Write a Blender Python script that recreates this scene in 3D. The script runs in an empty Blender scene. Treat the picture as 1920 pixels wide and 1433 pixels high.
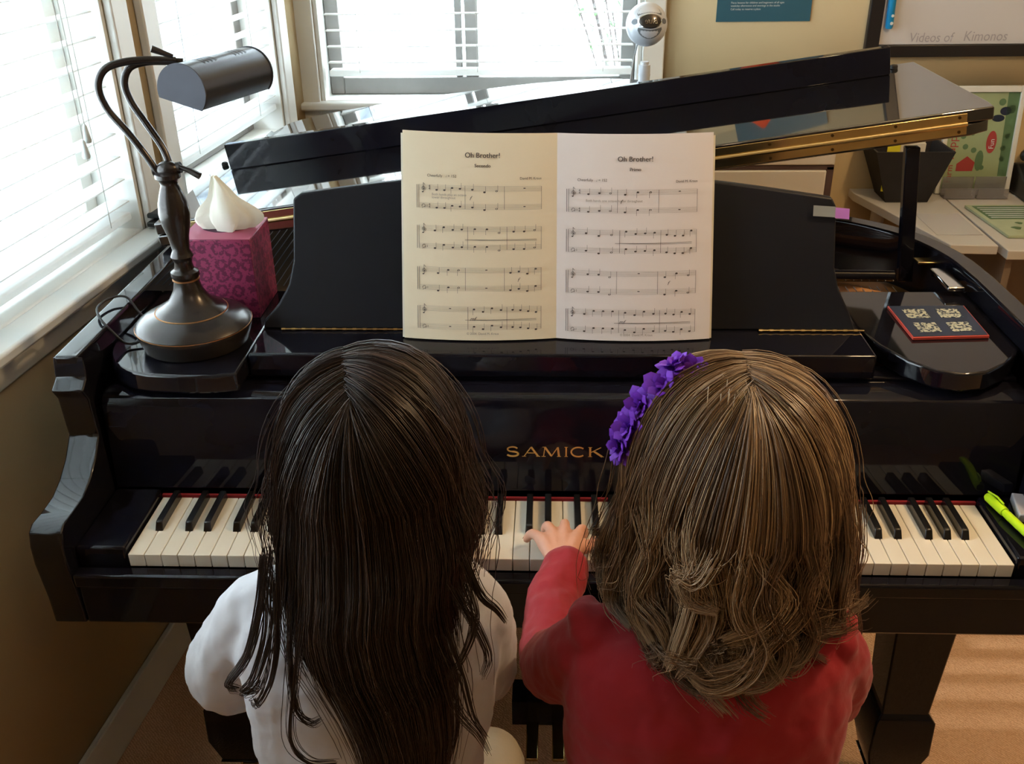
import bpy, math, random
import numpy as np
from mathutils import Vector, Matrix

# ------------------------------------------------------------------ camera, world, lights, exposure
SC = bpy.context.scene
COL = SC.collection
SC.view_settings.view_transform = 'Standard'
SC.view_settings.look = 'None'
SC.view_settings.gamma = 1.0
SC.view_settings.use_curve_mapping = False
SC.view_settings.exposure = 0.0
SC.cycles.use_denoising = True
SC.cycles.max_bounces = 8
SC.cycles.transparent_max_bounces = 12

cam_d = bpy.data.cameras.new('camera')
cam_d.sensor_width = 36.0
cam_d.lens = 1831.0 / 1920.0 * 36.0
cam_d.clip_start = 0.02
cam = bpy.data.objects.new('camera', cam_d)
COL.objects.link(cam)
_r = Vector((0.999264, 0.036051, -0.013083)); _u = Vector((-0.005195, 0.465219, 0.885180)); _f = Vector((-0.037998, 0.884461, -0.465064))
cam.matrix_world = Matrix(((_r.x, _u.x, -_f.x, -0.02126), (_r.y, _u.y, -_f.y, -1.08188), (_r.z, _u.z, -_f.z, 1.58605), (0, 0, 0, 1)))
SC.camera = cam

world = bpy.data.worlds.new('daylight'); SC.world = world; world.use_nodes = True
bg = world.node_tree.nodes['Background']
bg.inputs[0].default_value = (0.80, 0.91, 1.0, 1)
# overcast sky: the zenith about three times as bright as the horizon
_nt = world.node_tree; _tc = _nt.nodes.new('ShaderNodeTexCoord'); _sx = _nt.nodes.new('ShaderNodeSeparateXYZ'); _mr = _nt.nodes.new('ShaderNodeMapRange')
_nt.links.new(_tc.outputs['Generated'], _sx.inputs[0]); _nt.links.new(_sx.outputs['Z'], _mr.inputs['Value'])
_mr.inputs['From Min'].default_value = 0.0; _mr.inputs['From Max'].default_value = 1.0; _mr.inputs['To Min'].default_value = 8.5; _mr.inputs['To Max'].default_value = 30.0
_nt.links.new(_mr.outputs[0], bg.inputs[1])

def light(name, kind, loc, energy, color, target=None, **kw):
    d = bpy.data.lights.new(name, kind); d.energy = energy; d.color = color
    for k, v in kw.items(): setattr(d, k, v)
    o = bpy.data.objects.new(name, d); COL.objects.link(o); o.location = loc
    if target is not None:
        o.rotation_euler = (Vector(target) - Vector(loc)).to_track_quat('-Z', 'Y').to_euler()
    return o
# warm ceiling lamp to the right of the players, and a weaker one deeper in the room
light('ceiling_bulb', 'POINT', (1.10, 0.20, 2.15), 37, (1.0, 0.68, 0.36), shadow_soft_size=0.045)
light('ceiling_bulb_rear', 'POINT', (0.60, -1.35, 2.38), 4, (1.0, 0.74, 0.46), shadow_soft_size=0.06)
# sun through the shutters of an unseen window added to stripe the carpet
_sd = Vector((0.975, 0.66, 0.0)) - Vector((2.45, 1.91, 1.62))
light('sun', 'SUN', (4, 4, 5), 7.0, (1.0, 0.93, 0.82), angle=0.016).rotation_euler = _sd.to_track_quat('-Z', 'Y').to_euler()
for _loc, _t, _sx, _sy in (((-1.06, 0.12, 1.6), (0, 0.0, 1.6), 1.5, 1.4), ((-0.98, 1.3, 1.6), (0, 1.2, 1.6), 0.75, 1.4), ((-0.22, 2.02, 1.65), (-0.22, 0, 1.65), 1.0, 1.4)):
    _p = light('daylight_portal', 'AREA', _loc, 1, (1, 1, 1), _t, shape='RECTANGLE', size=_sx, size_y=_sy)
    _p.data.cycles.is_portal = True

# ------------------------------------------------------------------ materials
def mat(name, color, rough=0.5, metal=0.0, spec=0.5, coat=0.0, var=0.0, vscale=30.0, bump=0.0, bscale=200.0, trans=None, emit=None, sheen=0.0):
    m = bpy.data.materials.new(name); m.use_nodes = True
    nt = m.node_tree; b = nt.nodes['Principled BSDF']
    b.inputs['Base Color'].default_value = (*color, 1)
    b.inputs['Roughness'].default_value = rough
    b.inputs['Metallic'].default_value = metal
    b.inputs['Specular IOR Level'].default_value = spec
    b.inputs['Coat Weight'].default_value = coat
    b.inputs['Coat Roughness'].default_value = 0.03
    b.inputs['Sheen Weight'].default_value = sheen
    tc = nt.nodes.new('ShaderNodeTexCoord')
    if var > 0:
        n = nt.nodes.new('ShaderNodeTexNoise'); n.inputs['Scale'].default_value = vscale; n.inputs['Detail'].default_value = 4
        nt.links.new(tc.outputs['Object'], n.inputs['Vector'])
        mx = nt.nodes.new('ShaderNodeMix'); mx.data_type = 'RGBA'
        mx.inputs['A'].default_value = (*[c * (1 - var) for c in color], 1)
        mx.inputs['B'].default_value = (*[min(1, c * (1 + var)) for c in color], 1)
        nt.links.new(n.outputs['Fac'], mx.inputs['Factor']); nt.links.new(mx.outputs['Result'], b.inputs['Base Color'])
    if bump > 0:
        n = nt.nodes.new('ShaderNodeTexNoise'); n.inputs['Scale'].default_value = bscale; n.inputs['Detail'].default_value = 3
        nt.links.new(tc.outputs['Object'], n.inputs['Vector'])
        bp = nt.nodes.new('ShaderNodeBump'); bp.inputs['Strength'].default_value = bump; bp.inputs['Distance'].default_value = 0.002
        nt.links.new(n.outputs['Fac'], bp.inputs['Height']); nt.links.new(bp.outputs['Normal'], b.inputs['Normal'])
    if trans:
        tr = nt.nodes.new('ShaderNodeBsdfTranslucent'); tr.inputs['Color'].default_value = (*color, 1)
        ms = nt.nodes.new('ShaderNodeMixShader'); ms.inputs[0].default_value = trans
        nt.links.new(b.outputs[0], ms.inputs[1]); nt.links.new(tr.outputs[0], ms.inputs[2])
        nt.links.new(ms.outputs[0], nt.nodes['Material Output'].inputs['Surface'])
    if emit:
        b.inputs['Emission Color'].default_value = (*emit[:3], 1); b.inputs['Emission Strength'].default_value = emit[3]
    return m

M = {}
M['ebony'] = mat('ebony_lacquer', (0.006, 0.006, 0.010), 0.05, spec=0.26, coat=0.0, var=0.2, vscale=6)
M['satin'] = mat('ebony_satin', (0.010, 0.011, 0.015), 0.42, spec=0.18, var=0.2, vscale=8)
M['lacquer'] = mat('lid_lacquer', (0.006, 0.006, 0.008), 0.035, spec=0.9, coat=0.7, var=0.2, vscale=6)
M['polish'] = mat('case_polish', (0.006, 0.006, 0.009), 0.045, spec=0.5, var=0.2, vscale=6)
M['ivory'] = mat('white_key', (0.80, 0.76, 0.66), 0.18, var=0.03, vscale=12)
M['blackkey'] = mat('black_key', (0.008, 0.008, 0.009), 0.22, var=0.2)
M['felt'] = mat('red_felt', (0.22, 0.006, 0.012), 0.9, var=0.2, bump=0.4)
M['brass'] = mat('brass', (0.62, 0.48, 0.23), 0.24, metal=1.0, var=0.15, vscale=40)
M['screw'] = mat('dark_screw', (0.10, 0.06, 0.02), 0.5, metal=1.0, var=0.1)
M['gold'] = mat('gold_letter', (0.75, 0.50, 0.16), 0.35, metal=0.8, var=0.1, vscale=90)
M['plate'] = mat('bronze_plate', (0.26, 0.14, 0.05), 0.4, metal=0.7, var=0.2, vscale=12)
M['wood'] = mat('warm_wood', (0.40, 0.18, 0.06), 0.45, var=0.3, vscale=25)
M['steel'] = mat('steel', (0.55, 0.55, 0.57), 0.3, metal=1.0, var=0.1)
M['rubber'] = mat('black_rubber', (0.012, 0.012, 0.012), 0.7, var=0.2)
M['bronze'] = mat('oiled_bronze', (0.020, 0.015, 0.013), 0.24, metal=0.3, spec=0.6, var=0.4, vscale=25)
M['copper'] = mat('rubbed_copper', (0.42, 0.20, 0.08), 0.38, metal=0.9, var=0.3, vscale=60)
M['pewter'] = mat('dark_pewter', (0.085, 0.088, 0.10), 0.27, metal=0.8, spec=0.6, var=0.15, vscale=20)
M['wallp'] = mat('cream_wall_paint', (0.50, 0.385, 0.215), 0.75, var=0.03, vscale=3, bump=0.15, bscale=120)
M['ceil'] = mat('ceiling_paint', (0.68, 0.62, 0.52), 0.9, var=0.03, vscale=4)
M['trim'] = mat('white_trim', (0.66, 0.68, 0.66), 0.4, var=0.03, vscale=6)
M['sash'] = mat('shaded_sash', (0.20, 0.19, 0.18), 0.5, var=0.1)  # shade that falls on the sashes is put into this grey
M['blind'] = mat('white_blind', (0.86, 0.88, 0.88), 0.45, var=0.02, trans=0.5)
M['cord'] = mat('blind_cord', (0.42, 0.43, 0.42), 0.8, var=0.1)
M['tassel'] = mat('tassel', (0.45, 0.50, 0.50), 0.5, var=0.05)
M['paperL'] = mat('warmlit_page', (0.76, 0.68, 0.52), 0.8, var=0.02, vscale=8, trans=0.15)  # warm light on the left page is put into its colour
M['paperR'] = mat('white_page', (0.75, 0.70, 0.69), 0.8, var=0.02, vscale=8, trans=0.15)
M['ink'] = mat('print_ink', (0.06, 0.05, 0.05), 0.8, var=0.1)
M['inkg'] = mat('staff_ink', (0.30, 0.27, 0.24), 0.8, var=0.05)
M['silver'] = mat('silver_shell', (0.56, 0.60, 0.66), 0.32, metal=0.25, var=0.03)
M['mesh'] = mat('dark_grille', (0.16, 0.18, 0.20), 0.6, metal=0.5, var=0.4, vscale=900)
M['chrome'] = mat('chrome', (0.75, 0.78, 0.80), 0.12, metal=1.0, var=0.03)
M['badge'] = mat('dark_badge', (0.05, 0.045, 0.04), 0.25, metal=0.5, var=0.2)
M['blue'] = mat('poster_blue', (0.022, 0.10, 0.155), 0.4, var=0.08, vscale=9)
M['pblue'] = mat('pouch_blue', (0.005, 0.22, 0.50), 0.35, var=0.08)
M['orange'] = mat('poster_orange', (0.75, 0.10, 0.03), 0.5, var=0.25, vscale=60)
M['white'] = mat('print_white', (0.60, 0.66, 0.68), 0.6, var=0.03)
M['board'] = mat('whiteboard', (0.56, 0.56, 0.58), 0.22, var=0.02, vscale=3)
M['frameb'] = mat('black_frame', (0.010, 0.010, 0.012), 0.35, var=0.2)
M['marker'] = mat('marker_ink', (0.33, 0.32, 0.36), 0.7, var=0.2, vscale=80)
M['laminate'] = mat('white_laminate', (0.56, 0.55, 0.53), 0.45, var=0.03, vscale=5)
M['cabinet'] = mat('cabinet_white', (0.62, 0.58, 0.51), 0.5, var=0.02, vscale=5)
M['gap'] = mat('dark_gap', (0.08, 0.05, 0.05), 0.7, var=0.1)
M['bin'] = mat('black_fabric', (0.018, 0.017, 0.020), 0.85, var=0.3, bump=0.4)
M['yellow'] = mat('yellow_paper', (0.75, 0.68, 0.03), 0.6, var=0.05)
M['paper'] = mat('plain_paper', (0.66, 0.62, 0.52), 0.8, var=0.05)
M['phone'] = mat('phone_plastic', (0.010, 0.011, 0.013), 0.35, var=0.2)
M['green1'] = mat('leaf_print', (0.09, 0.18, 0.09), 0.6, var=0.25, vscale=40)
M['green2'] = mat('meadow_print', (0.30, 0.38, 0.22), 0.6, var=0.12, vscale=12)
M['green3'] = mat('pale_green_cover', (0.42, 0.50, 0.34), 0.6, var=0.15, vscale=25)
M['redp'] = mat('red_print', (0.34, 0.04, 0.04), 0.6, var=0.1)
M['navy'] = mat('navy_print', (0.010, 0.022, 0.055), 0.45, var=0.1)
M['lime'] = mat('neon_highlighter', (0.62, 0.95, 0.02), 0.3, var=0.03)
M['eraser'] = mat('grey_eraser', (0.46, 0.45, 0.50), 0.7, var=0.05)
M['pink'] = mat('pink_tab', (0.62, 0.25, 0.72), 0.5, var=0.03, trans=0.3)
M['clear'] = mat('clear_tab', (0.36, 0.38, 0.36), 0.3, var=0.05, trans=0.3)
M['skin'] = mat('skin', (0.70, 0.36, 0.25), 0.5, spec=0.4, var=0.06, vscale=40, bump=0.1, bscale=400)
M['nail'] = mat('nail', (0.80, 0.48, 0.38), 0.25, var=0.03)
M['eyew'] = mat('eye_white', (0.8, 0.78, 0.75), 0.2, var=0.02)
M['eyeb'] = mat('eye_brown', (0.05, 0.025, 0.012), 0.15, var=0.1)
M['lip'] = mat('lip', (0.55, 0.17, 0.15), 0.45, var=0.05)
M['shirtw'] = mat('white_cotton', (0.56, 0.56, 0.60), 0.85, var=0.04, vscale=15, bump=0.35, bscale=60, sheen=0.2)
M['shirtr'] = mat('red_jersey', (0.32, 0.005, 0.015), 0.85, var=0.10, vscale=25, bump=0.35, bscale=70, sheen=0.15)
M['legging'] = mat('cream_legging', (0.55, 0.48, 0.36), 0.85, var=0.04, bump=0.2, sheen=0.2)
M['jean'] = mat('dark_skirt', (0.02, 0.02, 0.03), 0.85, var=0.2, bump=0.3)
M['shoe'] = mat('dark_shoe', (0.02, 0.02, 0.02), 0.5, var=0.2)
M['purple'] = mat('purple_petal', (0.22, 0.035, 0.58), 0.65, var=0.3, vscale=120, trans=0.25)
M['leather'] = mat('black_leather', (0.022, 0.020, 0.021), 0.42, var=0.25, bump=0.3, bscale=250)
M['tissue'] = mat('tissue_paper', (0.80, 0.78, 0.70), 0.85, var=0.02, trans=0.4, bump=0.3, bscale=60)
M['leafo'] = mat('garden_leaf', (0.06, 0.12, 0.05), 0.6, var=0.4, vscale=20)
M['bark'] = mat('garden_bark', (0.06, 0.05, 0.05), 0.8, var=0.3)
M['siding'] = mat('house_siding', (0.16, 0.19, 0.23), 0.7, var=0.1, vscale=5)
M['lawn'] = mat('daylit_ground', (0.55, 0.56, 0.54), 0.9, var=0.4, vscale=4)  # pale tone puts overexposed daylight into the ground colour

def node_mat(name):
    m = bpy.data.materials.new(name); m.use_nodes = True
    return m, m.node_tree, m.node_tree.nodes['Principled BSDF']

def carpet():
    m, nt, b = node_mat('tan_carpet')
    tc = nt.nodes.new('ShaderNodeTexCoord')
    w = nt.nodes.new('ShaderNodeTexWave'); w.wave_type = 'BANDS'; w.bands_direction = 'DIAGONAL'; w.inputs['Scale'].default_value = 95; w.inputs['Distortion'].default_value = 5; w.inputs['Detail'].default_value = 2
    v = nt.nodes.new('ShaderNodeTexVoronoi'); v.inputs['Scale'].default_value = 220
    nt.links.new(tc.outputs['Object'], w.inputs['Vector']); nt.links.new(tc.outputs['Object'], v.inputs['Vector'])
    a = nt.nodes.new('ShaderNodeMath'); a.operation = 'MULTIPLY'; nt.links.new(w.outputs['Fac'], a.inputs[0]); nt.links.new(v.outputs['Distance'], a.inputs[1])
    r = nt.nodes.new('ShaderNodeValToRGB'); r.color_ramp.elements[0].color = (0.55, 0.32, 0.18, 1); r.color_ramp.elements[1].color = (0.74, 0.48, 0.30, 1); r.color_ramp.elements[1].position = 0.5
    nt.links.new(a.outputs[0], r.inputs[0]); nt.links.new(r.outputs[0], b.inputs['Base Color']); b.inputs['Roughness'].default_value = 0.95
    bp = nt.nodes.new('ShaderNodeBump'); bp.inputs['Strength'].default_value = 0.5; bp.inputs['Distance'].default_value = 0.004
    nt.links.new(v.outputs['Distance'], bp.inputs['Height']); nt.links.new(bp.outputs[0], b.inputs['Normal'])
    return m
M['carpet'] = carpet()

def damask():
    """magenta cardboard with a darker round damask print"""
    m, nt, b = node_mat('magenta_damask')
    tc = nt.nodes.new('ShaderNodeTexCoord')
    mp = nt.nodes.new('ShaderNodeMapping'); mp.inputs['Scale'].default_value = (44, 44, 44)
    nt.links.new(tc.outputs['Object'], mp.inputs['Vector'])
    v = nt.nodes.new('ShaderNodeTexVoronoi'); v.inputs['Scale'].default_value = 1.0; v.inputs['Randomness'].default_value = 0.25
    nt.links.new(mp.outputs[0], v.inputs['Vector'])
    s = nt.nodes.new('ShaderNodeMath'); s.operation = 'MULTIPLY'; s.inputs[1].default_value = 17
    nt.links.new(v.outputs['Distance'], s.inputs[0])
    sn = nt.nodes.new('ShaderNodeMath'); sn.operation = 'SINE'; nt.links.new(s.outputs[0], sn.inputs[0])
    n = nt.nodes.new('ShaderNodeTexNoise'); n.inputs['Scale'].default_value = 260; nt.links.new(tc.outputs['Object'], n.inputs['Vector'])
    ad = nt.nodes.new('ShaderNodeMath'); ad.operation = 'MULTIPLY_ADD'; ad.inputs[1].default_value = 0.14; nt.links.new(sn.outputs[0], ad.inputs[0]); nt.links.new(n.outputs['Fac'], ad.inputs[2])
    r = nt.nodes.new('ShaderNodeValToRGB'); r.color_ramp.elements[0].position = 0.47; r.color_ramp.elements[1].position = 0.56
    r.color_ramp.elements[0].color = (0.27, 0.030, 0.095, 1); r.color_ramp.elements[1].color = (0.115, 0.010, 0.045, 1)
    nt.links.new(ad.outputs[0], r.inputs[0]); nt.links.new(r.outputs[0], b.inputs['Base Color']); b.inputs['Roughness'].default_value = 0.45
    return m
M['damask'] = damask()
M['boxtop'] = mat('box_top', (0.30, 0.06, 0.12), 0.45, var=0.05)

def blotch():
    m, nt, b = node_mat('pale_speckle')
    tc = nt.nodes.new('ShaderNodeTexCoord')
    n = nt.nodes.new('ShaderNodeTexNoise'); n.inputs['Scale'].default_value = 190; n.inputs['Detail'].default_value = 1
    nt.links.new(tc.outputs['Object'], n.inputs['Vector'])
    r = nt.nodes.new('ShaderNodeValToRGB'); r.color_ramp.interpolation = 'EASE'
    r.color_ramp.elements[0].position = 0.44; r.color_ramp.elements[1].position = 0.52
    r.color_ramp.elements[0].color = (0.012, 0.03, 0.06, 1); r.color_ramp.elements[1].color = (0.44, 0.46, 0.36, 1)
    nt.links.new(n.outputs['Fac'], r.inputs[0]); nt.links.new(r.outputs[0], b.inputs['Base Color']); b.inputs['Roughness'].default_value = 0.5
    return m
M['speckle'] = blotch()

def glass():
    m = bpy.data.materials.new('window_glass'); m.use_nodes = True; nt = m.node_tree
    nt.nodes.remove(nt.nodes['Principled BSDF'])
    t = nt.nodes.new('ShaderNodeBsdfTransparent'); t.inputs[0].default_value = (0.97, 0.985, 0.98, 1)
    g = nt.nodes.new('ShaderNodeBsdfGlossy'); g.inputs['Roughness'].default_value = 0.01
    n = nt.nodes.new('ShaderNodeTexNoise'); n.inputs['Scale'].default_value = 2
    mr = nt.nodes.new('ShaderNodeMapRange'); mr.inputs['To Min'].default_value = 0.05; mr.inputs['To Max'].default_value = 0.07
    nt.links.new(n.outputs['Fac'], mr.inputs['Value'])
    x = nt.nodes.new('ShaderNodeMixShader'); nt.links.new(mr.outputs[0], x.inputs[0])
    nt.links.new(t.outputs[0], x.inputs[1]); nt.links.new(g.outputs[0], x.inputs[2])
    nt.links.new(x.outputs[0], nt.nodes['Material Output'].inputs['Surface'])
    return m
M['glass'] = glass()

def acrylic():
    m, nt, b = node_mat('smoky_acrylic')
    b.inputs['Base Color'].default_value = (0.25, 0.25, 0.27, 1); b.inputs['Roughness'].default_value = 0.08; b.inputs['Alpha'].default_value = 0.55
    n = nt.nodes.new('ShaderNodeTexNoise'); n.inputs['Scale'].default_value = 10
    mr = nt.nodes.new('ShaderNodeMapRange'); mr.inputs['To Min'].default_value = 0.05; mr.inputs['To Max'].default_value = 0.12
    nt.links.new(n.outputs['Fac'], mr.inputs['Value']); nt.links.new(mr.outputs[0], b.inputs['Roughness'])
    return m
M['acrylic'] = acrylic()

def hairmat(name, dark, mid, lightc, rough):
    """strand colour comes from a per-strand attribute: natural variation of the hair itself"""
    m, nt, b = node_mat(name)
    at = nt.nodes.new('ShaderNodeAttribute'); at.attribute_name = 'strand'
    r = nt.nodes.new('ShaderNodeValToRGB'); e = r.color_ramp.elements
    e[0].color = (*dark, 1); e[1].color = (*lightc, 1); k = e.new(0.55); k.color = (*mid, 1)
    nt.links.new(at.outputs['Fac'], r.inputs[0]); nt.links.new(r.outputs[0], b.inputs['Base Color'])
    b.inputs['Roughness'].default_value = rough; b.inputs['Specular IOR Level'].default_value = 0.6
    return m
M['hairD'] = hairmat('dark_brown_hair', (0.014, 0.008, 0.007), (0.030, 0.017, 0.013), (0.085, 0.052, 0.040), 0.42)
M['hairL'] = hairmat('light_brown_hair', (0.050, 0.028, 0.016), (0.17, 0.100, 0.055), (0.46, 0.31, 0.175), 0.38)

# ------------------------------------------------------------------ mesh helpers
class MB:
    def __init__(s): s.v = []; s.f = []; s.m = []
    def add(s, vs, fs, mi=0):
        o = len(s.v); s.v += [tuple(map(float, v)) for v in vs]; s.f += [tuple(i + o for i in f) for f in fs]; s.m += [mi] * len(fs); return s
    def box(s, x0, x1, y0, y1, z0, z1, mi=0, T=None):
        vs = [(x, y, z) for z in (z0, z1) for x, y in ((x0, y0), (x1, y0), (x1, y1), (x0, y1))]
        if T: vs = [T(*v) for v in vs]
        return s.add(vs, [(3, 2, 1, 0), (4, 5, 6, 7), (0, 1, 5, 4), (1, 2, 6, 5), (2, 3, 7, 6), (3, 0, 4, 7)], mi)
    def prism(s, poly, a, b, axis='z', mi=0, T=None):
        n = len(poly)
        def q(p, h): return {'z': (p[0], p[1], h), 'x': (h, p[0], p[1]), 'y': (p[0], h, p[1])}[axis]
        vs = [q(p, a) for p in poly] + [q(p, b) for p in poly]
        if T: vs = [T(*v) for v in vs]
        fs = [tuple(range(n))[::-1], tuple(range(n, 2 * n))] + [(i, (i + 1) % n, (i + 1) % n + n, i + n) for i in range(n)]
        return s.add(vs, fs, mi)
    def tube(s, pts, rad, n=10, mi=0, caps=True, flat=None):
        P = [Vector(p) for p in pts]; k = len(P)
        if not hasattr(rad, '__len__'): rad = [rad] * k
        t0 = (P[1] - P[0]).normalized(); up = Vector((0, 0, 1)) if abs(t0.z) < 0.9 else Vector((1, 0, 0))
        a = t0.cross(up).normalized(); vs = []
        for i in range(k):
            t = (P[min(i + 1, k - 1)] - P[max(i - 1, 0)]).normalized()
            a = (a - t * a.dot(t)).normalized(); b = t.cross(a)
            for j in range(n):
                w = 2 * math.pi * j / n
                fa, fb = (1, 1) if flat is None else flat
                vs.append(P[i] + a * (math.cos(w) * rad[i] * fa) + b * (math.sin(w) * rad[i] * fb))
        fs = [(i * n + j, i * n + (j + 1) % n, (i + 1) * n + (j + 1) % n, (i + 1) * n + j) for i in range(k - 1) for j in range(n)]
        if caps: fs += [tuple(range(n))[::-1], tuple(range((k - 1) * n, k * n))]
        return s.add(vs, fs, mi)
    def lathe(s, prof, c, n=40, mi=0, axis=None):
        """prof: (radius, height) pairs round the z axis at c (or round axis)"""
        A = Vector(axis).normalized() if axis else Vector((0, 0, 1))
        X = A.orthogonal().normalized() if axis else Vector((1, 0, 0)); Y = A.cross(X); C = Vector(c)
        vs = [C + X * (r * math.cos(2 * math.pi * j / n)) + Y * (r * math.sin(2 * math.pi * j / n)) + A * h for r, h in prof for j in range(n)]
        k = len(prof)
        fs = [(i * n + j, i * n + (j + 1) % n, (i + 1) * n + (j + 1) % n, (i + 1) * n + j) for i in range(k - 1) for j in range(n)]
        fs += [tuple(range(n))[::-1], tuple(range((k - 1) * n, k * n))]
        return s.add(vs, fs, mi)
    def ell(s, c, r, n=24, k=14, mi=0, T=None):
        vs = []; 
        for i in range(k + 1):
            ph = math.pi * i / k
            for j in range(n):
                w = 2 * math.pi * j / n
                d = Vector((math.sin(ph) * math.cos(w) * r[0], math.sin(ph) * math.sin(w) * r[1], math.cos(ph) * r[2]))
                if T: d = T @ d
                vs.append(Vector(c) + d)
        fs = [(i * n + j, (i + 1) * n + j, (i + 1) * n + (j + 1) % n, i * n + (j + 1) % n) for i in range(k) for j in range(n)]
        return s.add(vs, fs, mi)
    def quad(s, a, b, c, d, mi=0): return s.add([a, b, c, d], [(0, 1, 2, 3)], mi)
    def text(s, string, size, place, mi=0, sx=1.0, align='LEFT', shear=0.0):
        """flat lettering; place(u, v) maps text coordinates to the surface"""
        cu = bpy.data.curves.new('t', 'FONT'); cu.body = string; cu.size = size; cu.align_x = align; cu.shear = shear; cu.resolution_u = 3
        o = bpy.data.objects.new('t', cu); COL.objects.link(o)
        dg = bpy.context.evaluated_depsgraph_get(); me = bpy.data.meshes.new_from_object(o.evaluated_get(dg))
        s.add([place(v.co.x * sx, v.co.y) for v in me.vertices], [tuple(p.vertices) for p in me.polygons], mi)
        bpy.data.objects.remove(o); bpy.data.meshes.remove(me); bpy.data.curves.remove(cu)
        return s

def wloc(o):
    v = Vector((0, 0, 0))
    while o is not None: v += o.location; o = o.parent
    return v
def link_mesh(name, me, mats, parent, loc):
    o = bpy.data.objects.new(name, me)
    for m in mats: me.materials.append(m)
    COL.objects.link(o)
    if parent is not None: o.parent = parent; o.location = Vector(loc) - wloc(parent)
    else: o.location = loc
    return o
def obj(name, mb, mats, parent=None, loc=None, smooth=35, bevel=0, seg=2, clean=True):
    """links a builder as ONE mesh object, its origin at loc (default: the parent's)"""
    if not isinstance(mats, (list, tuple)): mats = [mats]
    mats = [M[m] if isinstance(m, str) else m for m in mats]
    L = Vector(loc) if loc is not None else (wloc(parent) if parent is not None else Vector((0, 0, 0)))
    me = bpy.data.meshes.new(name)
    me.from_pydata([Vector(v) - L for v in mb.v], [], mb.f)
    me.polygons.foreach_set('material_index', mb.m)
    me.polygons.foreach_set('use_smooth', [True] * len(mb.f))
    if clean: me.validate()
    if smooth: me.set_sharp_from_angle(angle=math.radians(smooth))
    o = link_mesh(name, me, mats, parent, L)
    if bevel:
        b = o.modifiers.new('bevel', 'BEVEL'); b.width = bevel; b.segments = seg; b.limit_method = 'ANGLE'; b.angle_limit = math.radians(40)
        b.harden_normals = False
    return o
def thing(name, label, cat, loc, group=None):
    o = bpy.data.objects.new(name, None); COL.objects.link(o); o.location = loc; o.empty_display_size = 0.05
    return tag(o, label, cat, group)
def tag(o, label, cat, group=None):
    o['label'] = label; o['category'] = cat
    if group: o['group'] = group
    return o
def struct(name, mb, mats, parent=None, **kw):
    o = obj(name, mb, mats, parent, **kw)
    if parent is None: o['kind'] = 'structure'
    return o
def rnd(a, b): return random.uniform(a, b)
random.seed(7)
def catmull(pts, n=6):
    P = [Vector(p) for p in pts]; P = [P[0] * 2 - P[1]] + P + [P[-1] * 2 - P[-2]]; out = []
    for i in range(1, len(P) - 2):
        for k in range(n):
            t = k / n; a, b, c, d = P[i - 1], P[i], P[i + 1], P[i + 2]
            out.append(0.5 * (2 * b + (c - a) * t + (2 * a - 5 * b + 4 * c - d) * t * t + (3 * b - a - 3 * c + d) * t ** 3))
    return out + [P[-2]]

# ------------------------------------------------------------------ room shell
YB = 1.85; XC = -0.748; TA = math.radians(5.5); CA, SA = math.cos(TA), math.sin(TA)
def LW(s, o, z):
    """left wall frame: s back from the far corner along the wall, o into the room, z up"""
    return (XC - s * SA + o * CA, YB - s * CA - o * SA, z)
def BW(x, o, z): return (x, YB - o, z)
def wall(name, T, s0, s1, h0, h1, holes, th, m='wallp'):
    mb = MB(); ss = sorted({s0, s1, *[h[0] for h in holes], *[h[1] for h in holes]}); hh = sorted({h0, h1, *[h[2] for h in holes], *[h[3] for h in holes]})
    for a, b in zip(ss, ss[1:]):
        for c, d in zip(hh, hh[1:]):
            if any(h[0] <= a and b <= h[1] and h[2] <= c and d <= h[3] for h in holes): continue
            mb.box(a, b, -th, 0, c, d, T=T)
    return struct(name, mb, m, smooth=None)
W1 = (1.05, 2.46, 0.925, 2.28); W2 = (0.195, 0.872, 0.925, 2.28); W3 = (-0.700, 0.240, 0.965, 2.28); W4 = (2.33, 3.05, 1.50, 2.06)
wall('wall_left', LW, -0.12, 5.2, 0, 2.5, [W1, W2], 0.14)
wall('wall_back', BW, XC - 0.02, 3.3, 0, 2.5, [W3, W4], 0.14)
struct('wall_right', MB().box(3.3, 3.42, -3.4, 1.99, 0, 2.5), 'wallp')
struct('wall_front', MB().box(-1.6, 3.42, -3.5, -3.38, 0, 2.5), 'wallp')
struct('ceiling', MB().box(-1.8, 3.42, -3.5, 2.0, 2.5, 2.6), 'ceil')
struct('floor', MB().box(-1.8, 3.42, -3.5, 2.0, -0.1, 0), 'carpet')
struct('baseboard_left', MB().box(0.02, 5.1, 0.0, 0.014, 0, 0.10, T=LW), 'trim', bevel=0.003)
struct('baseboard_back', MB().box(XC + 0.02, 3.3, 0.0, 0.014, 0, 0.10, T=BW), 'trim', bevel=0.003)

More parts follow.
